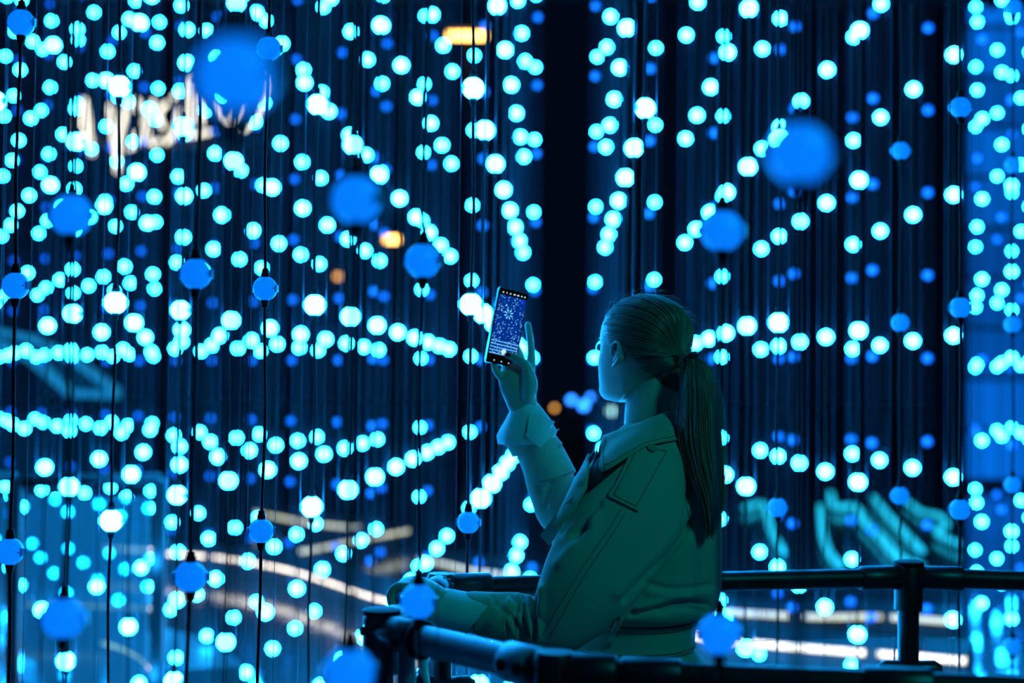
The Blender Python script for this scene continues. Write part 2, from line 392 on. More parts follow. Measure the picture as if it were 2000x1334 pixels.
for k in range(-14, 18):
    cnt = 0
    for n in range(0, 30):
        d = (0.35 if k % 2 == 0 else 0.01) + DY * n
        x = col_x(k) + DRIFT * d
        if d < 0.9: continue
        px = 1000 + x / d * FPX
        if px < -60 or px > 2060: continue
        Msum = d + 0.305 * k
        right_wing = px > 1893 and d > 8 and Msum < 16.5
        far_white = (k, n) in ((0, 17), (1, 16), (2, 16), (3, 16), (4, 15), (5, 15))
        far_dim = 11.2 < Msum < 11.6 or (k, n) in ((-1, 18), (6, 14), (7, 14))
        if k <= -3: body_ = 7.5 < Msum < (8.45 if k >= -4 else 9.6)
        elif k <= 4: body_ = Msum < 8.45
        else: body_ = k <= 6 and Msum < 9.0
        if not (right_wing or far_white or far_dim or body_): continue
        if inside(x, d): continue
        if (k, n) in ((4, 3), (4, 2)): continue
        T = round((d - 0.305 * k - 2.76) / 0.61)             # wave front: 0 is the mixed line
        if T < 0: kind = lambda j: 'b'
        elif T == 0:
            if k in (2, 4): kind = lambda j: 'b' if j < 0 else 'w'
            elif k == 3: kind = lambda j: 'w'
            else: kind = lambda j: 'b'
        elif right_wing: kind = lambda j, q=(k * 7 + n * 3): 'd' if (q + j) % 4 == 0 else 'w'
        elif far_dim: kind = lambda j: 'd'
        else: kind = lambda j: 'w'
        cnt += 1
        side_ = 'left' if k <= 2 else 'right'; ci = 3 - k if k <= 2 else k - 2
        colr = {'b': 'blue', 'w': 'cyan-white', 'd': 'dim deep-blue'}[kind(0)]
        label = SPECIAL.get((k, n)) or f'string of {colr} globes, {ORD[min(ci,24)]} column {side_} of the dark gap, {ORD[min(cnt,24)]} from front'
        grp = 'hanging strings of globe lights'
        light_string(x, d, k, n, kind, d < 5.2, label, grp); nstr += 1
print('strings', nstr)

# ------------------------------------------------------------------ the woman
D0 = 3.15; S0 = FPX / D0
def W(px, py, dd): return P(px, py, D0 + dd)
def voxel_union(parts, voxel, smooth_it=2, fac=0.5):
    g = G()
    for q in parts: g.add(q.v, q.f)
    m = g.mesh('tmp'); o = link('tmp', m)
    r = o.modifiers.new('r', 'REMESH'); r.mode = 'VOXEL'; r.voxel_size = voxel; r.adaptivity = 0
    if smooth_it:
        s = o.modifiers.new('s', 'SMOOTH'); s.iterations = smooth_it; s.factor = fac
    dg = bpy.context.evaluated_depsgraph_get(); ev = o.evaluated_get(dg)
    out = bpy.data.meshes.new_from_object(ev); bpy.data.objects.remove(o); bpy.data.meshes.remove(m)
    out.materials.clear(); return out
def pxtube(spec, n=24, cls=None, k=40, round_ends=True):
    """spec rows: px, py, depth offset, radius across the view (px), radius along the view (px)"""
    A_ = spline(spec, k); pts = [W(*r[:3]) for r in A_]
    g = G(); g.tube(pts, [r[3] / S0 for r in A_], n, rb=[r[4] / S0 for r in A_], ref=Fw, round_ends=round_ends); return g

BETA = math.radians(25)
Fb = Vector((-math.cos(BETA), math.sin(BETA), 0)); Lb = Vector((-math.sin(BETA), -math.cos(BETA), 0))
TORSO = [(826, 1225, 1338, .075), (838, 1208, 1352, .11), (852, 1192, 1366, .15), (872, 1174, 1382, .178), (900, 1156, 1393, .192), (930, 1138, 1399, .197), (965, 1115, 1404, .188),
         (1005, 1094, 1406, .176), (1050, 1080, 1405, .166), (1100, 1084, 1405, .162), (1140, 1090, 1405, .172), (1165, 1098, 1403, .178), (1185, 1106, 1399, .177), (1197, 1111, 1388, .166), (1204, 1114, 1358, .142),
         (1222, 1114, 1348, .132), (1250, 1113, 1346, .132), (1264, 1111, 1349, .138), (1285, 1104, 1366, .156), (1310, 1094, 1384, .172), (1400, 1062, 1420, .21), (1550, 1030, 1450, .245), (1700, 1010, 1468, .262)]
def torso_ring(row, scale=1.0, n=56, grow=0.0):
    y, xl, xr, w = row; c = W((xl + xr) / 2, y, 0.0); hx = (xr - xl) / 2 / S0
    b = math.sqrt(max((hx ** 2 - (w * math.sin(BETA)) ** 2), 0.0016)) / math.cos(BETA)
    w = w * scale + grow; b = b * scale + grow; ring = []
    for k in range(n):
        a = 2 * math.pi * k / n; ca, sa = math.cos(a), math.sin(a); e = 0.9
        ring.append(c + Lb * (w * math.copysign(abs(ca) ** e, ca)) + Fb * (b * math.copysign(abs(sa) ** e, sa)))
    return ring
def torso_interp(y):
    ys = [r[0] for r in TORSO]; return (y,) + tuple(float(np.interp(y, ys, [r[i] for r in TORSO])) for i in (1, 2, 3))

LSLEEVE = [(1300, 885, -.03, 55, 65), (1265, 912, -.12, 78, 72), (1234, 982, -.185, 99, 70), (1197, 1058, -.228, 99, 66), (1150, 1135, -.25, 88, 62), (1108, 1198, -.25, 69, 57), (1084, 1224, -.245, 52, 52),
           (1048, 1220, -.232, 46, 49), (1008, 1207, -.225, 46, 46), (965, 1202, -.228, 42, 43), (918, 1194, -.228, 37, 40)]
RSLEEVE = [(1335, 900, .14, 65, 70), (1255, 955, .18, 68, 70), (1165, 1000, .195, 60, 64), (1108, 1003, .19, 56, 60), (1083, 962, .17, 52, 55), (1064, 908, .15, 47, 50), (1046, 866, .135, 42, 46), (1036, 843, .13, 38, 42)]

# --- head in its own frame: x towards the left ear, y towards the face, z up from the chin
HEAD = [(-.004, .080, .030, .012), (.004, .089, .012, .026), (.014, .092, -.004, .038), (.030, .090, -.026, .049), (.048, .091, -.044, .056), (.066, .090, -.058, .062), (.085, .089, -.074, .067), (.105, .087, -.090, .071), (.122, .086, -.098, .073),
        (.140, .088, -.102, .0745), (.160, .085, -.101, .0745), (.180, .074, -.093, .070), (.196, .058, -.080, .061), (.208, .040, -.064, .049), (.217, .018, -.044, .033), (.2215, -.004, -.026, .014)]
def head_mesh():
    g = G(); rings = []; hs = np.linspace(HEAD[0][0], HEAD[-1][0], 70); T_ = np.array(HEAD)
    for h in hs:
        f, b, w = (np.interp(h, T_[:, 0], T_[:, i]) for i in (1, 2, 3)); y0 = np.clip(-.012, b + .004, f - .004); r = []
        for k in range(72):
            a = 2 * math.pi * k / 72; sx, cy = math.sin(a), math.cos(a)
            x = w * math.copysign(abs(sx) ** 0.88, sx); y = y0 + ((f - y0) if cy > 0 else (y0 - b)) * math.copysign(abs(cy) ** 0.92, cy)
            if cy > 0.2:                                     # features of the face
                def bmp(x0, z0, sx_, sz_): return math.exp(-((abs(x) - x0) / sx_) ** 2 - ((h - z0) / sz_) ** 2)
                y += .020 * bmp(0, .072, .009, .010) + .013 * bmp(0, .086, .007, .014) + .006 * bmp(.009, .068, .006, .006)     # nose
                y -= .007 * bmp(.030, .108, .014, .010); y += .004 * bmp(.031, .109, .010, .006)                                # eye sockets and eyeballs
                y += .003 * bmp(.028, .126, .020, .006); y += .005 * bmp(.0, .046, .018, .004) + .005 * bmp(0, .037, .016, .004) - .003 * bmp(0, .0415, .018, .0018)   # brow, lips
                y += .004 * bmp(0, .014, .014, .010) + .003 * bmp(.042, .075, .014, .016)                                       # chin, cheeks
            r.append((x, y, float(h)))
        rings.append(r)
    g.loft(rings); return g
YAW = math.radians(47); PIT = math.radians(7)
hf = Vector((-math.cos(YAW), math.sin(YAW), 0)); hl = Vector((-math.sin(YAW), -math.cos(YAW), 0)); hu = Vector((0, 0, 1))
hf2 = hf * math.cos(PIT) + hu * math.sin(PIT); hu2 = hu * math.cos(PIT) - hf * math.sin(PIT)
HM = Matrix((hl, hf2, hu2)).transposed().to_4x4(); HM.translation = W(1252, 690, 0.0) - (hu2 * 0.107 + hf2 * -0.010)
hsc = 1.0
def HW(p): return HM @ Vector(p)
hg = head_mesh(); hw = G(); hw.add([HW(p) for p in hg.v], hg.f)
def ear(s):
    g = G(); x = s * .0745
    hx = spline([(x, .004, .100), (x + s * .006, .000, .116), (x + s * .011, -.010, .128), (x + s * .015, -.022, .130), (x + s * .017, -.031, .120), (x + s * .014, -.030, .104), (x + s * .009, -.022, .090), (x + s * .005, -.012, .080), (x + s * .002, -.005, .078)], 28)
    g.tube([HW(p) for p in hx], [.0036] * 20 + [.0044] * 8, 10, round_ends=True)
    ah = spline([(x + s * .003, -.004, .088), (x + s * .006, -.014, .096), (x + s * .008, -.020, .108), (x + s * .008, -.016, .118)], 12)
    g.tube([HW(p) for p in ah], .0026, 8, round_ends=True)
    sh = [[HW((x - s * .004 + s * .011 * q, -.010 - .019 * q * 0.9 + .016 * math.cos(t) * (1 - .3 * q), .105 + .022 * math.sin(t))) for t in np.linspace(0, 2 * math.pi, 20, endpoint=False)] for q in (0, .5, .95)]
    g.loft(sh); return g
NECK = [(1285, 735, 0.02, 62, 62), (1280, 770, 0.01, 56, 58), (1276, 805, 0.0, 56, 60), (1280, 845, 0.0, 64, 72), (1290, 890, 0.0, 80, 110)]

# --- hands
def finger(pts, r0, r1, k=14):
    A_ = spline(pts, k); g = G(); g.tube([W(*p) for p in A_], list(np.linspace(r0, r1, k)), 12, round_ends=True); return g
def rhand():
    parts = []
    parts.append(pxtube([(1040, 850, .13, 27, 24), (1028, 815, .118, 26, 20), (1019, 785, .112, 31, 18), (1013, 757, .110, 37, 17), (1009, 735, .112, 37, 16), (1007, 722, .118, 31, 14)], 20, k=24))
    parts.append(pxtube([(1030, 775, .098, 15, 15), (1034, 752, .092, 17, 15), (1032, 728, .090, 13, 13)], 14, k=12))       # ball of the thumb
    parts.append(finger([(1032, 735, .090), (1029, 716, .086), (1014, 703, .088), (998, 696, .094), (991, 694, .097)], .0115, .0078))   # thumb over the screen
    parts.append(finger([(1036, 738, .118), (1038, 705, .128), (1036, 668, .136), (1031, 634, .140)], .0098, .0074))           # index finger along the phone edge
    parts.append(finger([(1024, 728, .128), (1018, 700, .148), (1006, 676, .150), (988, 668, .146)], .0098, .0078))            # fingers behind the phone
    parts.append(finger([(1010, 728, .128), (1002, 705, .148), (990, 690, .150), (972, 686, .146)], .0094, .0076))
    parts.append(finger([(990, 745, .112), (976, 734, .108), (968, 721, .104), (965, 713, .104)], .0096, .0076))               # little finger under the phone
    return parts
def lhand():
    parts = [pxtube([(900, 1192, -.225, 27, 24), (862, 1176, -.24, 25, 25), (834, 1156, -.25, 22, 34), (812, 1146, -.256, 19, 40), (793, 1144, -.257, 15, 41), (783, 1147, -.257, 11, 38)], 20, k=26)]
    for i, (dd, sx) in enumerate(((-.293, -2), (-.269, 2), (-.246, 6), (-.225, 10))):
        ln = (0.9, 1.0, 0.97, 0.8)[i]
        parts.append(finger([(796 + sx, 1146, dd), (776 + sx, 1147, dd), (767 + sx - 2 * ln, 1162, dd), (768 + sx, 1162 + 22 * ln, dd), (782 + sx, 1172 + 28 * ln, dd)], .0098, .0078))
    parts.append(finger([(848, 1172, -.275), (842, 1188, -.296), (838, 1204, -.296), (830, 1214, -.290)], .0115, .0085))
    return parts
def bodycore():
    parts = [G().loft([torso_ring(torso_interp(y), 0.78) for y in (850, 880, 920, 960, 1010, 1060, 1110, 1160, 1200, 1240, 1280, 1320, 1400)])]
    parts.append(pxtube([(r[0], r[1], r[2], r[3] * .45, r[4] * .5) for r in LSLEEVE[1:]] + [(880, 1184, -.23, 24, 22)], 18))
    parts.append(pxtube([(r[0], r[1], r[2], r[3] * .5, r[4] * .5) for r in RSLEEVE] + [(1026, 815, .12, 24, 20)], 18))
    return parts
pel = W(1240, 1380, 0.0)
LEG = []
for s in (-1, 1):
    hip = pel + Lb * (s * .085); knee = Vector((hip.x, hip.y, .52)) + Fb * .015; ank = Vector((hip.x, hip.y, .15)) - Fb * .01
    LEG.append((hip, knee, ank))
legs = []
for hip, knee, ank in LEG:
    q = G(); q.tube([hip, lerp(hip, knee, .5), knee, lerp(knee, ank, .35), ank, ank - Vector((0, 0, .06))], [.085, .072, .055, .056, .037, .036], 18, round_ends=True); legs.append(q)
neck_g = pxtube(NECK, 28, k=24)
body_mesh = voxel_union([hw, ear(1), ear(-1), neck_g] + rhand() + lhand() + bodycore() + legs, 0.0027, 2, 0.45)
body_mesh.materials.append(M_skin); body_mesh.shade_smooth(); body_mesh.name = 'body'

foot = Vector((pel.x, pel.y, 0.06))
person = empty('person', foot, 'woman in a belted beige trench coat with long ponytail, lifting a phone at the railing', 'person')
def pchild(name, mesh):
    o = link(name, mesh, person); o.matrix_parent_inverse = Matrix.Translation(-person.location); return o
body = pchild('body', body_mesh)
# eyes, brows, lips as small sub-parts of the body
for s in (-1, 1):
    g = G(); c = HW((s * .031, .0845, .109)); g.tube([c - hf2 * .006, c - hf2 * .002, c + hf2 * .001, c + hf2 * .0025], [.006, .0085, .007, .003], 16); sub(g, 'eye', mat('eye_%d' % (s + 1), (0.5, 0.5, 0.5), 0.1), body)
    g = G(); g.tube([HW(p) for p in spline([(s * .014, .0895, .124), (s * .030, .0860, .1285), (s * .046, .0735, .125)], 8)], .0016, 6); sub(g, 'eyebrow', M_hair, body)
g = G(); g.tube([HW(p) for p in spline([(-.020, .084, .0415), (-.010, .0915, .0425), (0, .0935, .0418), (.010, .0915, .0425), (.020, .084, .0415)], 14)], [.0012, .002, .003, .0036, .0036, .0036, .003, .003, .0036, .0036, .0036, .003, .002, .0012], 8)
sub(g, 'lips', mat('lips', (0.5, 0.2, 0.2), 0.35), body)
g = G(); c = W(993, 692.5, .084); g.tube([c + Rt * .004 + Fw * .003, c, c - Rt * .004 + Fw * .0015, c - Rt * .006 + Fw * .003], [.0035, .0052, .0048, .002], 12); sub(g, 'thumbnail', M_nail, body)

# --- hair
head_bvh_mesh = G(); head_bvh_mesh.add(hw.v, hw.f); head_bvh_mesh.add(neck_g.v, neck_g.f)
HB = BVHTree.FromPolygons([Vector(v) for v in head_bvh_mesh.v], head_bvh_mesh.f)
HC = HW((0, -.012, .118)); TIE = W(1350, 697, -.098)
HL = [(0, .085, .196), (.035, .078, .191), (.055, .060, .176), (.063, .046, .152), (.067, .034, .132), (.071, .016, .114), (.0745, .002, .120), (.077, -.016, .131), (.076, -.036, .124), (.070, -.050, .098), (.058, -.064, .072), (.034, -.080, .050), (.0, -.086, .044)]
loopp = HL + [(-x, y, z) for x, y, z in HL[-2:0:-1]]
NH = 460
A_ = np.array(loopp + loopp[:3] ); 
lp = []
for q in np.linspace(0, len(loopp), NH, endpoint=False):
    i = int(q); t = q - i; L_ = len(loopp); p0, p1, p2, p3 = (np.array(loopp[(i + o_) % L_]) for o_ in (-1, 0, 1, 2))
    lp.append(0.5 * (2 * p1 + (p2 - p0) * t + (2 * p0 - 5 * p1 + 4 * p2 - p3) * t * t + (3 * p1 - p0 - 3 * p2 + p3) * t ** 3))
def scalp(dirv):
    hit = HB.ray_cast(HC + dirv * 0.3, -dirv)
    return (hit[0] - HC).length if hit[0] else .09
def hair_path(start, off0, off1, n=26, jit=0.0):
    d0 = (HW(start) - HC).normalized(); d1 = (TIE - HC).normalized(); om = math.acos(max(-1, min(1, d0.dot(d1)))); pts = []
    for i in range(n):
        t = i / (n - 1); tt = t
        d = (d0 * math.sin((1 - tt) * om) + d1 * math.sin(tt * om)) / math.sin(om)
        d = d.normalized(); r = scalp(d) + off0 + (off1 - off0) * math.sin(math.pi * min(1, t * 1.0)) + jit * math.sin(t * 9 + start[0] * 90) + .010 * math.exp(-((t - .70) / .2) ** 2)
        p = HC + d * r
        if t > .8: q = (t - .8) / .2; p = lerp(p, TIE, q * q)
        pts.append(p)
    return pts
rings = []
for i, st in enumerate(lp):
    jz = (rng.random() - .5) * .0016
    pth = hair_path(st, 0.0015, .0095 + jz * 1.6 + .0012 * math.sin(i * .55) + .0008 * math.sin(i * 1.7)); rings.append(pth)
g = G(); n = len(rings[0]); v = [p for r in rings for p in r]
f = [(i * n + j, i * n + j + 1, ((i + 1) % NH) * n + j + 1, ((i + 1) % NH) * n + j) for i in range(NH) for j in range(n - 1)]
g.add(v, f); hm = g.mesh('hair', M_hair); hair = pchild('hair', hm)
g = G()
for i in range(620):
    st = lp[int(rng.integers(NH))] + (rng.random(3) - .5) * .006
    pth = hair_path(st, 0.0022, .0108 + rng.random() * .002, 22, .0006 * (rng.random() - .5)); t0 = int(rng.integers(0, 5))
    g.tube(pth[t0:], .00045, 3)
for i in range(60):                                    # loose short hairs along the hairline and crown
    st = lp[int(rng.integers(-70, 70)) % NH]; pth = hair_path(st, 0.003, .013, 22); i0 = int(rng.integers(0, 12)); q = pth[i0:i0 + 6]
    lift = (q[0] - HC).normalized(); q = [p + lift * (.002 * j + .0015 * j * rng.random()) for j, p in enumerate(q)]; g.tube(q, .00022, 3)
hs_ = sub(g, 'hair_strands', M_hair2, hair); hs_['kind'] = 'stuff'
# ponytail
TPX = proj(TIE)
PT = [(TPX[0] - 2, TPX[1], -.098, 11, 12), (TPX[0] + 8, TPX[1] + 16, -.105, 20, 18), (1361, 735, -.112, 30, 24), (1365, 785, -.122, 37, 28), (1365, 850, -.138, 41, 30), (1374, 915, -.150, 37, 28), (1386, 970, -.156, 26, 22), (1388, 1010, -.157, 15, 14), (1386, 1040, -.157, 5, 6)]
pa = spline(PT, 40)
g = G(); g.tube([W(*r[:3]) for r in pa], [max(r[3], 1) * .86 / S0 for r in pa], 40, rb=[max(r[4], 1) * .86 / S0 for r in pa], ref=Fw)
for i in range(len(g.v)):
    v = Vector(g.v[i]); row = i // 40; a = i % 40; c = W(*pa[min(row, 39)][:3]); dv = v - c
    g.v[i] = tuple(c + dv * (1 + .05 * math.sin(a * 2.5 + row * .05) + .03 * math.sin(a * 7)))
pt = sub(g, 'ponytail', M_hair, hair)
def tail_strand(rho, ph, t0, t1, wob, n=22):
    pts = []
    for t in np.linspace(t0, t1, n):
        r = [np.interp(t * 39, range(40), pa[:, c]) for c in range(5)]
        ph2 = ph + .25 * t
        pts.append(W(r[0] + r[3] * rho * math.cos(ph2) + wob[0] * math.sin(t * 7 + wob[2]), r[1] + (t ** 3) * wob[3], r[2] + (r[4] * rho * math.sin(ph2)) / S0 + wob[1] * .001 * math.sin(t * 5)))
    return pts
g1 = G(); g2 = G()
for i in range(900):
    gg = g1 if i % 3 else g2
    gg.tube(tail_strand(.86 + .2 * rng.random() ** 1.4, rng.random() * 6.283, 0 + .04 * rng.random(), .82 + .18 * rng.random(), (rng.normal() * 1.6, rng.normal() * 2, rng.random() * 6, rng.normal() * 10)), .00055 if i % 7 else .0008, 3)
for i in range(46):
    g1.tube(tail_strand(1.08 + .22 * rng.random(), rng.normal() * .7, .1 + .4 * rng.random(), .7 + .25 * rng.random(), (rng.normal() * 4, rng.normal() * 3, rng.random() * 6, rng.normal() * 6), 14), .00022, 3)
hs_ = sub(g1, 'ponytail_strands', M_hair2, hair); hs_['kind'] = 'stuff'
hs_ = sub(g2, 'ponytail_strands', M_hair, hair); hs_['kind'] = 'stuff'
g = G(); td = (W(*pa[3][:3]) - W(*pa[0][:3])).normalized(); tc_ = W(*pa[1][:3])
o1 = td.orthogonal().normalized(); o2 = td.cross(o1)
for q in range(3):
    g.tube([tc_ + td * (.004 * (q - 1)) + (o1 * math.cos(a) + o2 * math.sin(a)) * .0135 for a in np.linspace(0, 2 * math.pi, 25)], .0034, 8)
sub(g, 'hair_tie', M_dark, hair)

# --- trench coat
coat_mesh = voxel_union([G().loft([torso_ring(torso_interp(y)) for y in np.concatenate([np.linspace(826, 1196, 60), np.linspace(1199, 1270, 24), np.linspace(1276, 1700, 50)])]),
                         pxtube(LSLEEVE, 32, k=60), pxtube(RSLEEVE, 32, k=50)], 0.0042, 6, 0.5)
nv = len(coat_mesh.vertices); co = np.empty(nv * 3); coat_mesh.vertices.foreach_get('co', co); co = co.reshape(-1, 3)
no = np.empty(nv * 3); coat_mesh.vertices.foreach_get('normal', no); no = no.reshape(-1, 3)
rel = co - np.array(CAM); dd_ = rel @ np.array(Fw); ppx = 1000 + rel @ np.array(Rt) / dd_ * FPX; ppy = 667 - rel @ np.array(Up) / dd_ * FPX
facing = -(no * (rel / np.linalg.norm(rel, axis=1)[:, None])).sum(1)
def seg_dist(poly):
    best = np.full(nv, 1e9)
    for (x1, y1), (x2, y2) in zip(poly[:-1], poly[1:]):
        L2 = (x2 - x1) ** 2 + (y2 - y1) ** 2; t = np.clip(((ppx - x1) * (x2 - x1) + (ppy - y1) * (y2 - y1)) / L2, 0, 1)
        best = np.minimum(best, np.hypot(ppx - x1 - t * (x2 - x1), ppy - y1 - t * (y2 - y1)))
    return best
disp = np.zeros(nv)
def crease(poly, w, depth, sm=True):
    global disp
    p = [tuple(q) for q in spline(poly, max(8, 4 * len(poly)))] if sm and len(poly) > 2 else poly
    disp += -depth * np.exp(-(seg_dist(p) / w) ** 2)
# waist blousing
crease([(1268, 1140), (1300, 1149), (1340, 1151), (1404, 1140)], 6, .007); crease([(1266, 1156), (1300, 1160), (1340, 1163)], 8, -.005)
crease([(1235, 1200), (1290, 1188), (1330, 1178), (1385, 1182)], 6, .010); crease([(1250, 1190), (1300, 1172), (1350, 1160), (1402, 1160)], 9, -.005)
crease([(1290, 1196), (1330, 1188), (1375, 1194)], 5, .008)
# back and shoulder
crease([(1372, 985), (1330, 1060), (1272, 1120), (1222, 1172)], 6, .015); crease([(1352, 975), (1312, 1046), (1256, 1106), (1206, 1158)], 12, -.006); crease([(1352, 900), (1340, 960), (1345, 1040)], 9, .003)
crease([(1142, 1030), (1132, 1036), (1122, 1045)], 9, .014); crease([(1170, 985), (1148, 1012), (1130, 1035)], 7, .006); crease([(1160, 1010), (1150, 1045), (1120, 1075), (1095, 1100)], 12, -.007)
crease([(1190, 960), (1160, 985), (1120, 1010), (1095, 1040)], 6, .005); crease([(1150, 950), (1115, 985), (1090, 1020)], 6, .004)
crease([(1120, 1070), (1090, 1105), (1070, 1150)], 16, -.004)
# elbow and forearm gathers
crease([(1048, 1150), (1044, 1190), (1046, 1245)], 4.5, .017); crease([(1034, 1150), (1030, 1180), (1034, 1215), (1042, 1250)], 6, -.008); crease([(1020, 1152), (1026, 1175), (1020, 1200), (1030, 1240)], 4.5, .013)
crease([(1000, 1158), (1012, 1178), (1008, 1195)], 5, .012); crease([(1005, 1210), (1016, 1235), (1030, 1256)], 5, .010); crease([(985, 1160), (978, 1185), (990, 1200)], 6, .009)
crease([(1062, 1150), (1056, 1200), (1052, 1248)], 7, -.009); crease([(990, 1205), (1000, 1225), (1008, 1250)], 5, -.007); crease([(1010, 1160), (1018, 1190), (1014, 1215)], 5, -.006); crease([(965, 1165), (968, 1180)], 5, .006)
# gathers under the belt
for poly, dp in (([(1172, 1268), (1160, 1300)], .006), ([(1205, 1270), (1196, 1305), (1185, 1340)], .008), ([(1248, 1270), (1258, 1295), (1262, 1340)], .011), ([(1276, 1270), (1282, 1300)], .006), ([(1290, 1270), (1298, 1300), (1304, 1340)], .010), ([(1312, 1268), (1322, 1290), (1330, 1310)], .008), ([(1264, 1275), (1270, 1310)], -.006), ([(1303, 1275), (1313, 1310)], -.005), ([(1225, 1275), (1228, 1320)], -.006)):
    crease(poly, 5, dp)
# raised sleeve
crease([(1085, 930), (1070, 960), (1062, 990)], 6, .007); crease([(1112, 918), (1090, 958), (1075, 985)], 7, -.005); crease([(1050, 945), (1052, 965)], 4, .006)
co2 = co + no * (disp * np.clip(facing * 2.0, 0, 1))[:, None]
coat_mesh.vertices.foreach_set('co', co2.ravel()); coat_mesh.update(); coat_mesh.materials.append(M_coat); coat_mesh.shade_smooth(); coat_mesh.name = 'trench_coat'
coat = pchild('trench_coat', coat_mesh)
cv = np.empty(nv * 3); coat_mesh.vertices.foreach_get('co', cv); cv = cv.reshape(-1, 3)
CB = BVHTree.FromPolygons([Vector(v) for v in cv], [tuple(p.vertices) for p in coat_mesh.polygons])
def hit(px, py):
    dr = (P(px, py, 1.0) - CAM).normalized(); r = CB.ray_cast(CAM, dr)
    return (r[0], r[1]) if r[0] is not None else (None, None)
def sheet(corners, off=.004, thick=.0035, nu=14, nv_=10, bow=0.0):
    """a cloth flap lying on the coat: four picture corners in order, real thickness"""
    a, b, c, d = (np.array(q, float) for q in corners); top = []; bot = []; last = None
    for i in range(nu + 1):
        for j in range(nv_ + 1):
            u = i / nu; v = j / nv_; p = (a * (1 - u) + b * u) * (1 - v) + (d * (1 - u) + c * u) * v
            h, n_ = hit(*p)
            if h is None: h, n_ = last if last else (W(p[0], p[1], -.1), -Fw)
            last = (h, n_); bb = off + bow * math.sin(math.pi * u)
            top.append(h + n_ * (bb + thick)); bot.append(h + n_ * (bb - .002))
    # relax towards a flat cloth
    T_ = np.array([list(t) for t in top]).reshape(nu + 1, nv_ + 1, 3); B_ = np.array([list(t) for t in bot]).reshape(nu + 1, nv_ + 1, 3)
    for Q in (T_, B_):
        for it in range(5): Q[1:-1, 1:-1] = .5 * Q[1:-1, 1:-1] + .125 * (Q[:-2, 1:-1] + Q[2:, 1:-1] + Q[1:-1, :-2] + Q[1:-1, 2:])
    g = G(); m_ = nv_ + 1; K_ = (nu + 1) * m_; v = [tuple(x) for x in T_.reshape(-1, 3)] + [tuple(x) for x in B_.reshape(-1, 3)]; f = []
    for i in range(nu):
        for j in range(nv_):
            q = i * m_ + j; f.append((q, q + m_, q + m_ + 1, q + 1)); f.append((K_ + q, K_ + q + 1, K_ + q + m_ + 1, K_ + q + m_))
    for i in range(nu):
        for j0 in (0, nv_): q = i * m_ + j0; f.append((q, q + m_, K_ + q + m_, K_ + q))
    for j in range(nv_):
        for i0 in (0, nu): q = i0 * m_ + j; f.append((q, q + 1, K_ + q + 1, K_ + q))
    return g.add(v, f)
def seam(poly, name='seam', r=.0009, off=.0005, n=40):
    pts = []
    for p in spline(poly, n):
        h, n_ = hit(p[0], p[1])
        if h is not None: pts.append(h + n_ * off)
    if len(pts) > 2:
        g = G(); g.tube(pts, r, 5); sub(g, name, M_seam, coat)
def button(px, py, r=.0095, extra=.006):
    h, n_ = hit(px, py)
    g = G(); c = h + n_ * extra; g.tube([c, c + n_ * .0015, c + n_ * .0032, c + n_ * .0034, c + n_ * .0026], [r, r, r * .92, r * .75, r * .5], 20); sub(g, 'button', M_button, coat, sharp=True)
def patch(corners, name, m=M_coat, **k):
    return sub(sheet(corners, **k), name, m, coat, sharp=True)
# storm flap on the shoulder, with its button
patch([(1243, 866), (1308, 880), (1246, 1000), (1190, 972)], 'shoulder_flap', off=.003, thick=.0035, nu=10, nv_=18)
for pl in ([(1249, 874), (1200, 968)], [(1299, 885), (1241, 990)], [(1249, 874), (1299, 885)], [(1200, 970), (1241, 991)]): seam([pl[0], ((pl[0][0] + pl[1][0]) / 2, (pl[0][1] + pl[1][1]) / 2), pl[1]], off=.0072, n=16)  # dark seam lines stand in for the shadows along the flap edges
button(1271, 880, extra=.0075)
seam([(1213, 995), (1185, 1040), (1130, 1120), (1060, 1240)]); seam([(1222, 1000), (1195, 1046), (1142, 1124), (1074, 1244)])
seam([(1338, 905), (1340, 980), (1352, 1030)])
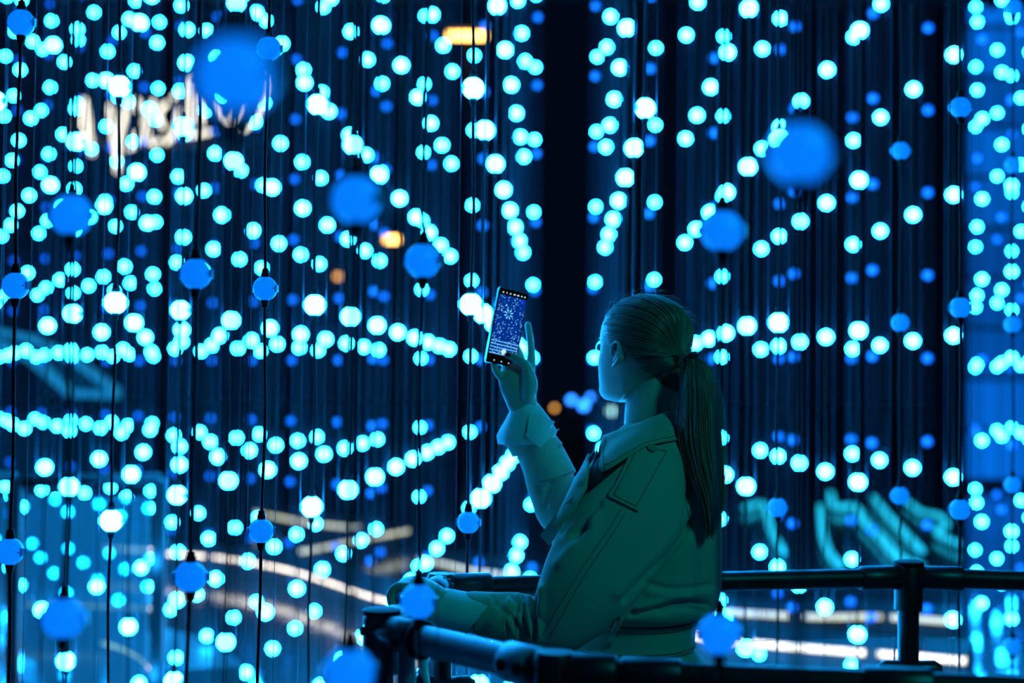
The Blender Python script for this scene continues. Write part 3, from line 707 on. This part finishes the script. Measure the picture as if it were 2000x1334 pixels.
# collar
def collar_sheet():
    top = [(1178, 850, -.075), (1200, 842, -.100), (1224, 833, -.105), (1268, 817, -.108), (1308, 802, -.075), (1338, 796, .0), (1325, 800, .075), (1280, 812, .112), (1235, 830, .105), (1200, 845, .07)]
    bot = [(1172, 924, -.142), (1196, 912, -.172), (1226, 893, -.190), (1266, 871, -.186), (1335, 858, -.130), (1382, 855, .0), (1350, 860, .13), (1280, 880, .175), (1215, 905, .165), (1175, 925, .125)]
    ta = spline(top, 46); ba = spline(bot, 46); rows = []
    for i in range(46):
        t = np.array(W(*ta[i])); b = np.array(W(*ba[i])); mid = (t + b) / 2; axis = np.array(W(1275, 850, 0)); o_ = mid - axis; o_[2] = 0; o_ = o_ / np.linalg.norm(o_)
        row = []
        for v in np.linspace(0, 1, 9):
            q = Vector(t * (1 - v) + b * v + o_ * (.010 * math.sin(math.pi * v)) + np.array([0, 0, .004 * math.sin(math.pi * v)]))
            qx, qy, qd = proj(q); h_, n_ = hit(qx, qy)
            if i < 27 and h_ is not None and v > .3:                 # keep the fall of the collar lying on the coat
                hd_ = proj(h_)[2] - .009 - .004 * v
                if hd_ < qd: q = P(qx, qy, hd_)
            row.append(np.array(q))
        rows.append(row)
    g = G(); n = 9; outv = [p for r in rows for p in r]; inn = []
    for i, r in enumerate(rows):
        mid = r[4]; axis = np.array(W(1275, 850, 0)); o_ = mid - axis; o_[2] = 0; o_ /= np.linalg.norm(o_)
        inn += [p - o_ * .004 for p in r]
    K_ = len(outv); f = []
    for i in range(45):
        for j in range(8):
            q = i * n + j; f.append((q, q + 1, q + n + 1, q + n)); f.append((K_ + q, K_ + q + n, K_ + q + n + 1, K_ + q + 1))
        for j0 in (0, 8): q = i * n + j0; f.append((q, q + n, K_ + q + n, K_ + q))
    for j in range(8):
        for i0 in (0, 45): q = i0 * n + j; f.append((q, q + 1, K_ + q + 1, K_ + q))
    return g.add([tuple(x) for x in outv + inn], f), rows
cg, crow = collar_sheet(); collar_o = sub(cg, 'collar', M_coat, coat)
g = G(); g.tube([Vector(crow[2][j]) - Fw * .0015 for j in range(1, 9)], .0009, 5); sub(g, 'seam', M_seam, coat)
g = G(); g.tube([Vector(crow[i][7]) - Fw * .0012 for i in range(2, 24)], .0009, 5); sub(g, 'seam', M_seam, coat)
# dark sheet standing in for shade between collar and lapel, then lapel and placket
patch([(1168, 868), (1172, 922), (1228, 898), (1150, 962)], 'collar_gap_shade', M_dark, off=.002, thick=.002)
patch([(1166, 868), (1152, 958), (1094, 1046), (1112, 985)], 'lapel', off=.010, thick=.004, bow=.004)
g = G(); hd = proj(hit(1112, 1000)[0])[2] - D0 - .012
lq = [(1122, 968), (1108, 1012), (1090, 1044), (1072, 1065), (1054, 1046), (1072, 1022), (1096, 990)]
g.loft([[W(x, y, hd + (1112 - x) * .0010 + dz) for x, y in lq] for dz in (-.002, .003)]); sub(g, 'lapel', M_coat, coat, smooth=False)
button(1142, 952, r=.007, extra=.014)
# belt, loop and keepers
def band(y0, y1, grow, name, n=8):
    rows = [torso_ring(torso_interp(y), 1.0, 72, grow + .002 * math.sin(math.pi * i / n)) for i, y in enumerate(np.linspace(y0, y1, n + 1))]
    tilt = lambda p: p
    inner = [torso_ring(torso_interp(y), 1.0, 72, grow - .006) for y in np.linspace(y1, y0, 3)]
    g = G(); g.loft(rows + inner + [rows[0]], cap=False); return sub(g, name, M_coat, coat)
band(1207, 1263, .008, 'belt')
for yy in (1214, 1256):
    g = G(); r_ = torso_ring(torso_interp(yy), 1.0, 72, .0102); g.tube(r_ + r_[:1], .0009, 5); sub(g, 'seam', M_seam, coat)
def strip3(pts, wdir, w, th, name, m=M_coat):
    g = G(); rings_ = []
    for i, p in enumerate(pts):
        p = Vector(p); rings_.append([p + wdir * (w / 2) - Fw * th, p - wdir * (w / 2) - Fw * th, p - wdir * (w / 2) + Fw * th, p + wdir * (w / 2) + Fw * th])
    g.loft(rings_); return sub(g, name, m, coat)
lp_ = []
for (x, y) in ((1211, 1202), (1206, 1215), (1198, 1232), (1191, 1248), (1186, 1260)):
    c_, b_, l_, w_ = torso_interp(min(max(y, 1208), 1263)); h, n_ = hit(x, y); lp_.append(h - Fw * .014)
strip3(lp_, Rt, .013, .0022, 'belt_loop')
# left sleeve cuff strap and turned-back pale cuff
def ring2(top, bot, dd, rb, n=28, rip=0.0):
    t = W(top[0], top[1], dd); b = W(bot[0], bot[1], dd); c = (t + b) / 2; u = (t - b) / 2
    return [c + u * math.cos(a) + Fw * (rb / S0 * math.sin(a)) + u.normalized() * (rip * math.sin(5 * a)) for a in np.linspace(0, 2 * math.pi, n, endpoint=False)]
def shell(rings_, th=.003):
    """open-ended cloth tube with thickness"""
    g = G(); inner = []
    for r in rings_[::-1]:
        c = sum((Vector(p) for p in r), Vector()) / len(r); inner.append([Vector(p) + (c - Vector(p)).normalized() * th for p in r])
    g.loft(rings_ + inner + [rings_[0]], cap=False); return g
def cuff(rings_, name='turned_cuff'): return sub(shell(rings_), name, M_cuff, coat)
cuff([ring2((852, 1148), (838, 1214), -.238, 34), ring2((872, 1150), (846, 1222), -.236, 40, rip=.001), ring2((915, 1158), (868, 1232), -.230, 47, rip=.001), ring2((962, 1166), (897, 1242), -.228, 52)])
patch([(930, 1200), (986, 1195), (990, 1246), (928, 1252)], 'sleeve_strap', off=.006, thick=.003); button(957, 1218, r=.0085, extra=.010)
seam([(1000, 1195), (1006, 1222), (1008, 1254)])
g = G()
tl = [(838, 1222, -.215, 30), (832, 1260, -.22, 22), (826, 1292, -.225, 20), (830, 1318, -.225, 16), (838, 1345, -.225, 9)]
ta = spline(tl, 14); rows = []
for i, r in enumerate(ta): rows.append([W(r[0] - r[3] * .5, r[1], r[2] + .004 * math.sin(i)), W(r[0], r[1] + 2, r[2] - .006), W(r[0] + r[3] * .5, r[1], r[2] + .002), W(r[0], r[1] + 2, r[2] + .002)])
g.loft(rows); sub(g, 'cuff_tail', M_cuff, coat)
# raised sleeve: strap band, open sleeve end and turned-back pale cuff
sub(shell([ring2((1009, 893), (1096, 868), .152, 52), ring2((1014, 903), (1103, 878), .154, 55), ring2((1030, 942), (1122, 915), .160, 60), ring2((1033, 948), (1125, 920), .162, 58)]), 'sleeve_strap', M_coat, coat)
for r_ in (ring2((1010, 895), (1098, 870), .152, 54), ring2((1031, 944), (1123, 917), .160, 61)):
    g = G(); g.tube(r_ + r_[:1], .0011, 5); sub(g, 'seam', M_seam, coat)
sub(shell([ring2((988, 868), (1076, 838), .14, 50), ring2((1000, 892), (1098, 866), .15, 50)]), 'sleeve_end', M_coat, coat)
cuff([ring2((994, 806), (1046, 782), .124, 32), ring2((986, 822), (1058, 796), .127, 38, rip=.0015), ring2((977, 838), (1074, 818), .131, 48, rip=.0025), ring2((971, 852), (1086, 842), .135, 56, rip=.004), ring2((976, 868), (1076, 862), .138, 58, rip=.006)])
patch([(1036, 818), (1084, 838), (1052, 872), (1030, 850)], 'cuff_corner', M_cuff, off=.016, thick=.003)
# --- trousers and shoes, below the picture
for hip, knee, ank in LEG:
    g = G(); g.tube([lerp(hip, knee, .3), knee, lerp(knee, ank, .5), ank - Vector((0, 0, .03))], [.088, .07, .068, .058], 20); pchild('trouser_leg', g.mesh('trouser_leg', M_dark))
    g = G(); a = Vector((ank.x, ank.y, .06)); rows = []
    for u, w_, h_ in ((-.075, .022, .05), (-.06, .034, .085), (-.02, .038, .10), (.03, .038, .075), (.08, .043, .055), (.13, .042, .042), (.165, .03, .032), (.18, .012, .022)):
        rows.append([a + Fb * u + Lb * (w_ * math.cos(t)) + Vector((0, 0, max(0.0, h_ * .5 + h_ * .5 * math.sin(t)))) for t in np.linspace(0, 2 * math.pi, 16, endpoint=False)])
    g.loft(rows); pchild('shoe', g.mesh('shoe', M_black))

# ------------------------------------------------------------------ phone
TH = math.radians(26)
pc = W(989.5, 640, .112)
p_up = (Up * 151 + Rt * 28).normalized(); p_up = (p_up + Fw * 0.10).normalized()
p_rt = (Rt * math.cos(TH) + Fw * math.sin(TH)); p_rt = (p_rt - p_up * p_rt.dot(p_up)).normalized(); p_n = p_rt.cross(p_up); p_n = p_n if p_n.dot(Fw) < 0 else -p_n
phone = empty('phone', pc - p_up * .084, 'slim phone held up, screen showing a starburst of blue lights', 'phone')
PW_, PH_, PT_ = .0745, .168, .0088
def rounded(w, h, r, n=5):
    pts = []
    for cx, cy, a0 in ((w / 2 - r, h / 2 - r, 0), (-w / 2 + r, h / 2 - r, 90), (-w / 2 + r, -h / 2 + r, 180), (w / 2 - r, -h / 2 + r, 270)):
        for k in range(n): a = math.radians(a0 + 90 * k / (n - 1)); pts.append((cx + r * math.cos(a), cy + r * math.sin(a)))
    return pts
def slab(w, h, r, z0, z1, cx=0, cy=0):
    g = G(); rp = rounded(w, h, r); g.loft([[pc + p_rt * (x + cx) + p_up * (y + cy) + p_n * z for x, y in rp] for z in (z0, z1)]); return g
def ph(g, name, m): return build(g, name, m, phone, smooth=False)
ph(slab(PW_, PH_, .004, -PT_ / 2, PT_ / 2), 'frame', M_phone)
fg = ph(slab(PW_ - .003, PH_ - .003, .003, PT_ / 2, PT_ / 2 + .0006), 'front_glass', M_bezel)
ph(slab(PW_ - .002, PH_ - .002, .003, -PT_ / 2 - .0008, -PT_ / 2), 'back_glass', M_bezel)
for k in range(3):
    g = G(); c = pc - p_n * (PT_ / 2 + .001) + p_up * (.068 - .022 * k) - p_rt * -.024; g.tube([c, c - p_n * .002], .0075, 16); ph(g, 'camera_lens', M_black)
def screen_mat():
    m = bpy.data.materials.new('camera_preview'); m.use_nodes = True; nt = m.node_tree; nt.nodes.clear(); N = nt.nodes.new; Lk = nt.links.new
    out = N('ShaderNodeOutputMaterial'); em = N('ShaderNodeEmission'); Lk(em.outputs[0], out.inputs[0]); uv = N('ShaderNodeUVMap')
    def math_(op, a, b=None, c=None):
        n = N('ShaderNodeMath'); n.operation = op
        for i, q in enumerate((a, b, c)):
            if q is None: continue
            if isinstance(q, (int, float)): n.inputs[i].default_value = q
            else: Lk(q, n.inputs[i])
        return n.outputs[0]
    sp = N('ShaderNodeSeparateXYZ'); Lk(uv.outputs[0], sp.inputs[0])
    x = math_('SUBTRACT', sp.outputs[0], .45); y = math_('MULTIPLY', math_('SUBTRACT', sp.outputs[1], .70), 1.9)
    ang = math_('ARCTAN2', y, x); rad = math_('SQRT', math_('ADD', math_('MULTIPLY', x, x), math_('MULTIPLY', y, y)))
    ray = math_('COSINE', math_('MULTIPLY', ang, 8.0))
    dark = math_('LESS_THAN', math_('MULTIPLY', math_('SUBTRACT', 1.0, ray), rad), .10)
    cm = N('ShaderNodeCombineXYZ'); Lk(math_('MULTIPLY', sp.outputs[0], 1.0), cm.inputs[0]); Lk(math_('MULTIPLY', sp.outputs[1], 1.9), cm.inputs[1])
    vo = N('ShaderNodeTexVoronoi'); vo.inputs['Scale'].default_value = 17; Lk(cm.outputs[0], vo.inputs['Vector'])
    dot = math_('LESS_THAN', vo.outputs['Distance'], .26)
    core = math_('LESS_THAN', rad, .16); beam = math_('GREATER_THAN', math_('COSINE', math_('ADD', math_('MULTIPLY', ang, 8.0), 3.14)), .55)
    star = math_('MULTIPLY', core, beam)
    low = math_('LESS_THAN', sp.outputs[1], .24); bands = math_('GREATER_THAN', math_('SINE', math_('MULTIPLY', sp.outputs[1], 120)), .55)
    lowb = math_('MULTIPLY', low, bands)
    lit = math_('MULTIPLY', math_('MAXIMUM', math_('MAXIMUM', dot, star), math_('MULTIPLY', lowb, .6)), math_('SUBTRACT', 1.0, math_('MULTIPLY', dark, math_('SUBTRACT', 1.0, low))))
    mx = N('ShaderNodeMix'); mx.data_type = 'RGBA'; Lk(lit, mx.inputs[0]); mx.inputs[6].default_value = (0.001, .03, .26, 1); mx.inputs[7].default_value = (.22, .85, 1.5, 1)
    Lk(mx.outputs[2], em.inputs[0]); em.inputs[1].default_value = 1.0; return m
SW, SHh = PW_ - .007, .132
sm = bpy.data.meshes.new('screen'); cc = pc + p_n * (PT_ / 2 + .0009) + p_up * .003
sm.from_pydata([tuple(cc + p_rt * (sx * SW / 2) + p_up * (sy * SHh / 2) + p_n * dz) for dz in (0, -.0004) for sx, sy in ((-1, -1), (1, -1), (1, 1), (-1, 1))], [], [(0, 1, 2, 3), (7, 6, 5, 4), (0, 4, 5, 1), (1, 5, 6, 2), (2, 6, 7, 3), (3, 7, 4, 0)])
ul = sm.uv_layers.new(); uvs = [(0, 0), (1, 0), (1, 1), (0, 1)]
for li, l in enumerate(sm.loops): ul.data[li].uv = uvs[l.vertex_index % 4]
sm.materials.append(screen_mat()); so = link('screen', sm, phone); so.matrix_parent_inverse = Matrix.Translation(-phone.location)
def disc(x, y, r, name, m, sxy=1.0):
    g = G(); c = pc + p_n * (PT_ / 2 + .0008) + p_rt * x + p_up * y
    g.loft([[c + p_n * z + p_rt * (r * sxy * math.cos(a)) + p_up * (r * math.sin(a)) for a in np.linspace(0, 2 * math.pi, 18, endpoint=False)] for z in (0, .0009)]); sub(g, name, m, so, smooth=False)
for k, (xx, w_) in enumerate(((-.026, 1), (-.017, .7), (-.008, 1), (.002, 1.6), (.011, 1.6), (.020, 1), (.028, 1))): disc(xx, .0745, .0016, 'icon', M_icon, w_)
disc(.024, .062, .0042, 'blue_dot', M_bluedot); disc(0.001, -.0545, .0058, 'shutter_button', M_shutter)
for xx in (-.018, .0, .018): disc(xx, -.0765, .0014, 'icon', M_icon)

# ------------------------------------------------------------------ overhead grid the strings hang from (above the picture)
g = G()
for k in range(-14, 18):
    a = Vector((X_FIRST + DX * k + DRIFT * 0.8, 0.8, ZTOP + .03)); b = Vector((X_FIRST + DX * k + DRIFT * 16, 16, ZTOP + .03))
    ax = (b - a).normalized(); g.box((a + b) / 2, ((b - a).length, .05, .06), (ax, Vector((-ax.y, ax.x, 0)), Vector((0, 0, 1))))
for y in np.arange(1.0, 16.1, 2.5): g.box((0, y, ZTOP + .12), (14, .08, .12))
o = build(g, 'overhead_grid', M_rail, smooth=False); o['kind'] = 'structure'

# ------------------------------------------------------------------ warm light strips set in curving stone kerbs
def kerb_light(pix, label, m, z=.16, w=.03, seg=44, gaps=()):
    pts = [at_z(px, py, z) for px, py in pix]; A_ = spline([tuple(p) for p in pts], seg)
    base = Vector((A_[0][0], A_[0][1], 0)); t = empty('kerb_light', base, label, 'light strip')
    g = G(); rows = []
    for i in range(seg):
        p = Vector(A_[i]); d = Vector(A_[min(i + 1, seg - 1)]) - Vector(A_[max(i - 1, 0)]); d.normalize(); n_ = Vector((-d.y, d.x, 0)); n_ = n_ if n_.y > 0 else -n_
        q = Vector((p.x, p.y, 0)); rows.append([q + n_ * .02, q + n_ * .40, q + n_ * .40 + Vector((0, 0, z + .03)), q - n_ * .02 + Vector((0, 0, z + .03)), q - n_ * .02 + Vector((0, 0, z + .012)), q + n_ * .02 + Vector((0, 0, z + .012))])
    g.loft(rows); build(g, 'kerb', M_bench, t, smooth=False)
    cuts = [0] + [int(q * seg) for q in gaps] + [seg]
    for a, b in zip(cuts[:-1], cuts[1:]):
        sl = A_[a:b]
        if len(sl) < 3: continue
        sl = sl[:-1] if b < seg else sl
        g = G(); g.tube([Vector(q) for q in sl], w * .5, 8); build(g, 'light_tube', m, t)
    return t
kerb_light([(325, 1081), (400, 1086), (460, 1093), (560, 1112), (640, 1136), (710, 1160), (790, 1184), (860, 1210)], 'long curving warm light strip sweeping towards the hand on the railing', M_warm, gaps=(.2,))
kerb_light([(206, 1070), (245, 1072), (300, 1074)], 'short warm light strip left of the long curving one', M_warm, seg=14, gaps=(.36,))
kerb_light([(204, 1256), (240, 1266), (275, 1284), (296, 1304), (302, 1322)], 'hooked bright warm light strip at the lower left', M_warm, gaps=())
kerb_light([(52, 1180), (120, 1181), (190, 1183), (245, 1185), (300, 1188)], 'pale light strip behind the frosted glass balustrade', M_warmdim, gaps=(.78,))
kerb_light([(1300, 1232), (1420, 1248), (1560, 1262), (1700, 1273), (1790, 1280), (1885, 1288)], 'bright warm light strip right of the coat, below the railing', M_warm, w=.05, gaps=(.28, .62))
kerb_light([(1380, 1191), (1480, 1197), (1600, 1203), (1700, 1202), (1780, 1206), (1860, 1212)], 'dim greenish light strip just under the rear railing tube', M_warmdim, w=.05, gaps=(.35, .7))
kerb_light([(590, 1076), (660, 1062), (730, 1048), (795, 1036)], 'dim light strip rising to the right behind the globes', M_warmdim, w=.05)
kerb_light([(500, 1000), (560, 1012), (620, 1022), (700, 1030)], 'faint light strip far back left of centre', M_warmdim, w=.05)
kerb_light([(820, 1090), (870, 1100), (930, 1114), (1010, 1124)], 'dim light strip behind the rear railing clamp', M_warmdim, w=.05)

# ------------------------------------------------------------------ cyan rope lights lying on the wet plaza (right)
def rope(pix, label, w):
    pts = [at_z(px, py, .06) for px, py in pix]; A_ = spline([tuple(p) for p in pts], 26); t = empty('rope_light', (A_[0][0], A_[0][1], 0), label, 'rope light')
    g = G(); g.tube([Vector(q) for q in A_], w / 2, 8); build(g, 'light_tube', M_cyanrope, t)
    g = G(); g.tube([Vector((q[0], q[1], .012)) for q in A_], w / 2 + .01, 6); build(g, 'rubber_base', M_black, t)
rope([(1455, 992), (1488, 984), (1500, 1010), (1510, 1045), (1532, 1080)], 'cyan rope light nearest the ponytail string', .07)
rope([(1602, 990), (1607, 1040), (1620, 1080), (1640, 1105)], 'cyan rope light falling almost straight down, middle right', .07)
rope([(1622, 965), (1632, 992), (1668, 990), (1690, 1020), (1720, 1050), (1755, 1090), (1790, 1106)], 'brightest cyan rope light zigzagging to the railing post clamp', .09)
rope([(1706, 972), (1734, 1006), (1766, 1040), (1800, 1076)], 'cyan rope light parallel to the zigzagging one', .07)
rope([(1770, 978), (1800, 1000), (1835, 1008), (1850, 1025), (1830, 1040), (1870, 1062)], 'cyan rope light right of the railing post', .06)

# ------------------------------------------------------------------ balustrade with frosted glass on the left
bd = 6.58
def bpt(px, z): return Vector(((px - 1000) / FPX * bd, bd, z))
bal = empty('glass_balustrade', bpt(38, 0), 'frosted teal glass balustrade with dark posts at the lower left', 'balustrade')
for px in (-250, 37, 318):
    g = G(); g.box(bpt(px, .56), (.055, .055, 1.12)); o = build(g, 'post', M_rail, bal, smooth=False, bevel=.005)
    g = G(); g.box(bpt(px, .012), (.14, .14, .024)); sub(g, 'base_plate', M_rail, o, smooth=False)
for a, b in ((-250, 37), (37, 318)):
    pa_, pb_ = bpt(a, .55), bpt(b, .55)
    g = G(); g.box((pa_ + pb_) / 2, ((pb_ - pa_).length - .09, .012, .98)); build(g, 'glass_pane', M_frost, bal, smooth=False)
    g = G(); g.tube([bpt(a, 1.10), bpt(b, 1.125)], .026, 12); build(g, 'top_rail', M_rail, bal)

# ------------------------------------------------------------------ canopy roof far left
cd = 17.0
M_fascia = mat('painted_glow_fascia', (0.3, 0.4, 0.45), 0.6, emit=(0.01, 0.28, 0.5), es=0.55)  # teal emission stands in for light falling on the boards
can = empty('kiosk', Vector((P(70, 700, cd).x, cd, 0)), 'kiosk with sloping canopy roof and painted-in fascia glow on the far left', 'kiosk')
def cbar(p, w, name, m, dep=.25):
    g = G()
    for (a, b) in zip(p[:-1], p[1:]):
        A1 = P(*a, cd); B1 = P(*b, cd); ax = (B1 - A1).normalized(); up_ = Vector((-ax.z, 0, ax.x)); g.box((A1 + B1) / 2, ((B1 - A1).length + w * .3, dep, w), (ax, Vector((0, 1, 0)), up_))
    return build(g, name, m, can, smooth=False)
cbar([(-60, 650), (62, 700), (140, 768), (228, 772)], .08, 'fascia', M_fascia); cbar([(-40, 640), (66, 662), (150, 706), (228, 764)], .07, 'fascia', M_fascia)
g = G(); q = [(-60, 645), (66, 664), (226, 766), (142, 766), (62, 700)]
g.loft([[P(x, y, cd + dz) for x, y in q] for dz in (.1, 2.0)]); build(g, 'roof', M_concrete, can, smooth=False)
for px in (-30, 150, 215):
    a = P(px, 770, cd + .5); g = G(); g.box((a.x, a.y, a.z / 2), (.10, .10, a.z)); build(g, 'post', M_rail, can, smooth=False)
a = P(60, 800, cd + 1.6); g = G(); g.box((a.x, a.y, 0.55), (2.0, .5, 1.1)); build(g, 'counter', M_concrete, can, smooth=False)

# ------------------------------------------------------------------ script sign on a dark wall
sd = 22.0
sign = empty('script_sign', Vector((P(320, 240, sd).x, sd, P(320, 335, sd).z)), 'warm white illuminated script lettering at the upper left', 'sign')
STROKES = [[(153, 226), (152, 250), (152, 282)], [(165, 196), (170, 226), (174, 260), (180, 300)], [(152, 275), (164, 268), (176, 266)], [(214, 208), (218, 232), (221, 263), (226, 296), (229, 334)], [(252, 202), (243, 228), (236, 256), (231, 284), (230, 330)],
           [(268, 196), (271, 206), (268, 214)], [(299, 198), (291, 220), (282, 238), (287, 254), (289, 272), (298, 281), (312, 275)], [(266, 262), (264, 282), (251, 290)], [(324, 203), (314, 214), (311, 230), (318, 248)], [(347, 184), (340, 190)],
           [(374, 156), (373, 196), (371, 238), (366, 262)], [(350, 216), (346, 240), (338, 264), (326, 277)], [(393, 190), (394, 215), (393, 239)], [(364, 266), (388, 262), (409, 258)], [(430, 200), (438, 226), (450, 236), (462, 220), (468, 200)], [(514, 152), (516, 175), (509, 206), (500, 228), (478, 252)]]
for st in STROKES:
    A_ = spline(st, 18) if len(st) > 2 else np.array(st); g = G(); g.tube([P(x, y, sd) for x, y in A_], .032, 8, round_ends=True); build(g, 'letter_stroke', M_sign, sign)
g = G(); a = P(332, 262, sd + .2); g.box((a.x, a.y, a.z - .15), (3.4, .06, .10)); g.box((a.x, a.y, a.z / 2), (.10, .08, a.z)); build(g, 'support_frame', M_rail, sign, smooth=False)

# ------------------------------------------------------------------ lamps beyond
def street_lamp(px, py, d, L, h, m, label):
    c = P(px, py, d); t = empty('street_lamp', (c.x, c.y + .15, 0), label, 'street lamp')
    g = G(); g.tube([Vector((c.x, c.y + .15, 0)), Vector((c.x, c.y + .15, c.z + .12))], .03, 10); build(g, 'pole', M_black, t)
    g = G(); g.box(c + Vector((0, .06, h * .8)), (L * 1.1, .25, h * .5)); build(g, 'lamp_housing', M_rail, t, smooth=False, bevel=.01)
    g = G(); g.tube([c + Vector((x * L, 0, 0)) for x in (-.5, -.4, -.2, 0, .2, .4, .5)], [h * .2, h * .42, h * .55, h * .6, h * .55, h * .42, h * .2], 12, rb=.06); build(g, 'lens', m, t)
street_lamp(912, 70, 24.0, .62, .16, M_orange, 'orange street lamp with long lens at top centre')
street_lamp(765, 468, 28.0, .27, .11, M_orange, 'small orange street lamp left of the phone')
street_lamp(660, 540, 34.0, .12, .18, M_orangelow, 'faint orange lamp above the white globe row')
def globe_lamp(px, py, d, r, m, label, grp=None):
    c = P(px, py, d); t = empty('globe_lamp', (c.x, c.y, 0), label, 'globe lamp', grp)
    g = G(); g.tube([Vector((c.x, c.y, 0)), Vector((c.x, c.y, c.z - r))], .03, 8); build(g, 'pole', M_rail, t)
    o = link('globe', ico(3, r, m, 'lamp_globe'), t, (0, 0, c.z))
    g = G(); g.tube([Vector((c.x, c.y, c.z - r * 1.15)), Vector((c.x, c.y, c.z - r * .8))], r * .45, 10); build(g, 'lamp_collar', M_rail, t)
globe_lamp(1083, 797, 30, .045, M_orangelow, 'small orange globe lamp right of the raised cuff')
globe_lamp(1116, 781, 30, .07, M_bluelamp, 'leftmost blue globe lamp of the trio before the face')
globe_lamp(1140, 792, 30.5, .09, M_bluelamp, 'middle blue globe lamp of the trio before the face')
globe_lamp(1154, 776, 31, .06, M_bluelamp, 'rightmost blue globe lamp of the trio before the face')
globe_lamp(1194, 803, 26, .07, M_palelamp, 'pale globe lamp under the chin')

# ------------------------------------------------------------------ far bank wall and blue lit facade
g = G(); g.box((0, 46, .5), (120, .6, 1.0)); o = build(g, 'quay_wall', M_concrete, smooth=False); tag(o, 'low dark quay wall closing the plaza in the distance', 'wall')
M_facade = mat('facade_frame', (0.02, 0.03, 0.05), 0.5)
def pane_mat(e): return mat('blue_lit_pane_%d' % int(e * 100), (0.02, 0.04, 0.08), 0.2, emit=(0.001, 0.17, 0.85), es=e)
fd = 24.0; fx0 = P(1884, 700, fd).x
fac = empty('office_building', (fx0 + 3, fd + 1, 0), 'glass office building glowing blue at the right edge', 'building')
g = G(); g.box((fx0 + 3.02, fd + 1.05, 4.6), (6.0, 2.0, 9.2)); build(g, 'building_core', M_facade, fac, smooth=False)
lv = [.9, .75, .45, .4, .35, .55, .7, .45, .75, .95, .8]
for i in range(11):
    z0 = .15 + i * .82
    for j in range(3):
        g = G(); g.box((fx0 + .55 + j * 1.0, fd + .02, z0 + .38), (.94, .05, .76)); build(g, 'window_pane', pane_mat(lv[i] * (1, .9, 1.05)[j]), fac, smooth=False)
    g = G(); g.box((fx0 + 3.0, fd - .02, z0 - .02), (6.0, .10, .04)); build(g, 'floor_band', M_facade, fac, smooth=False)
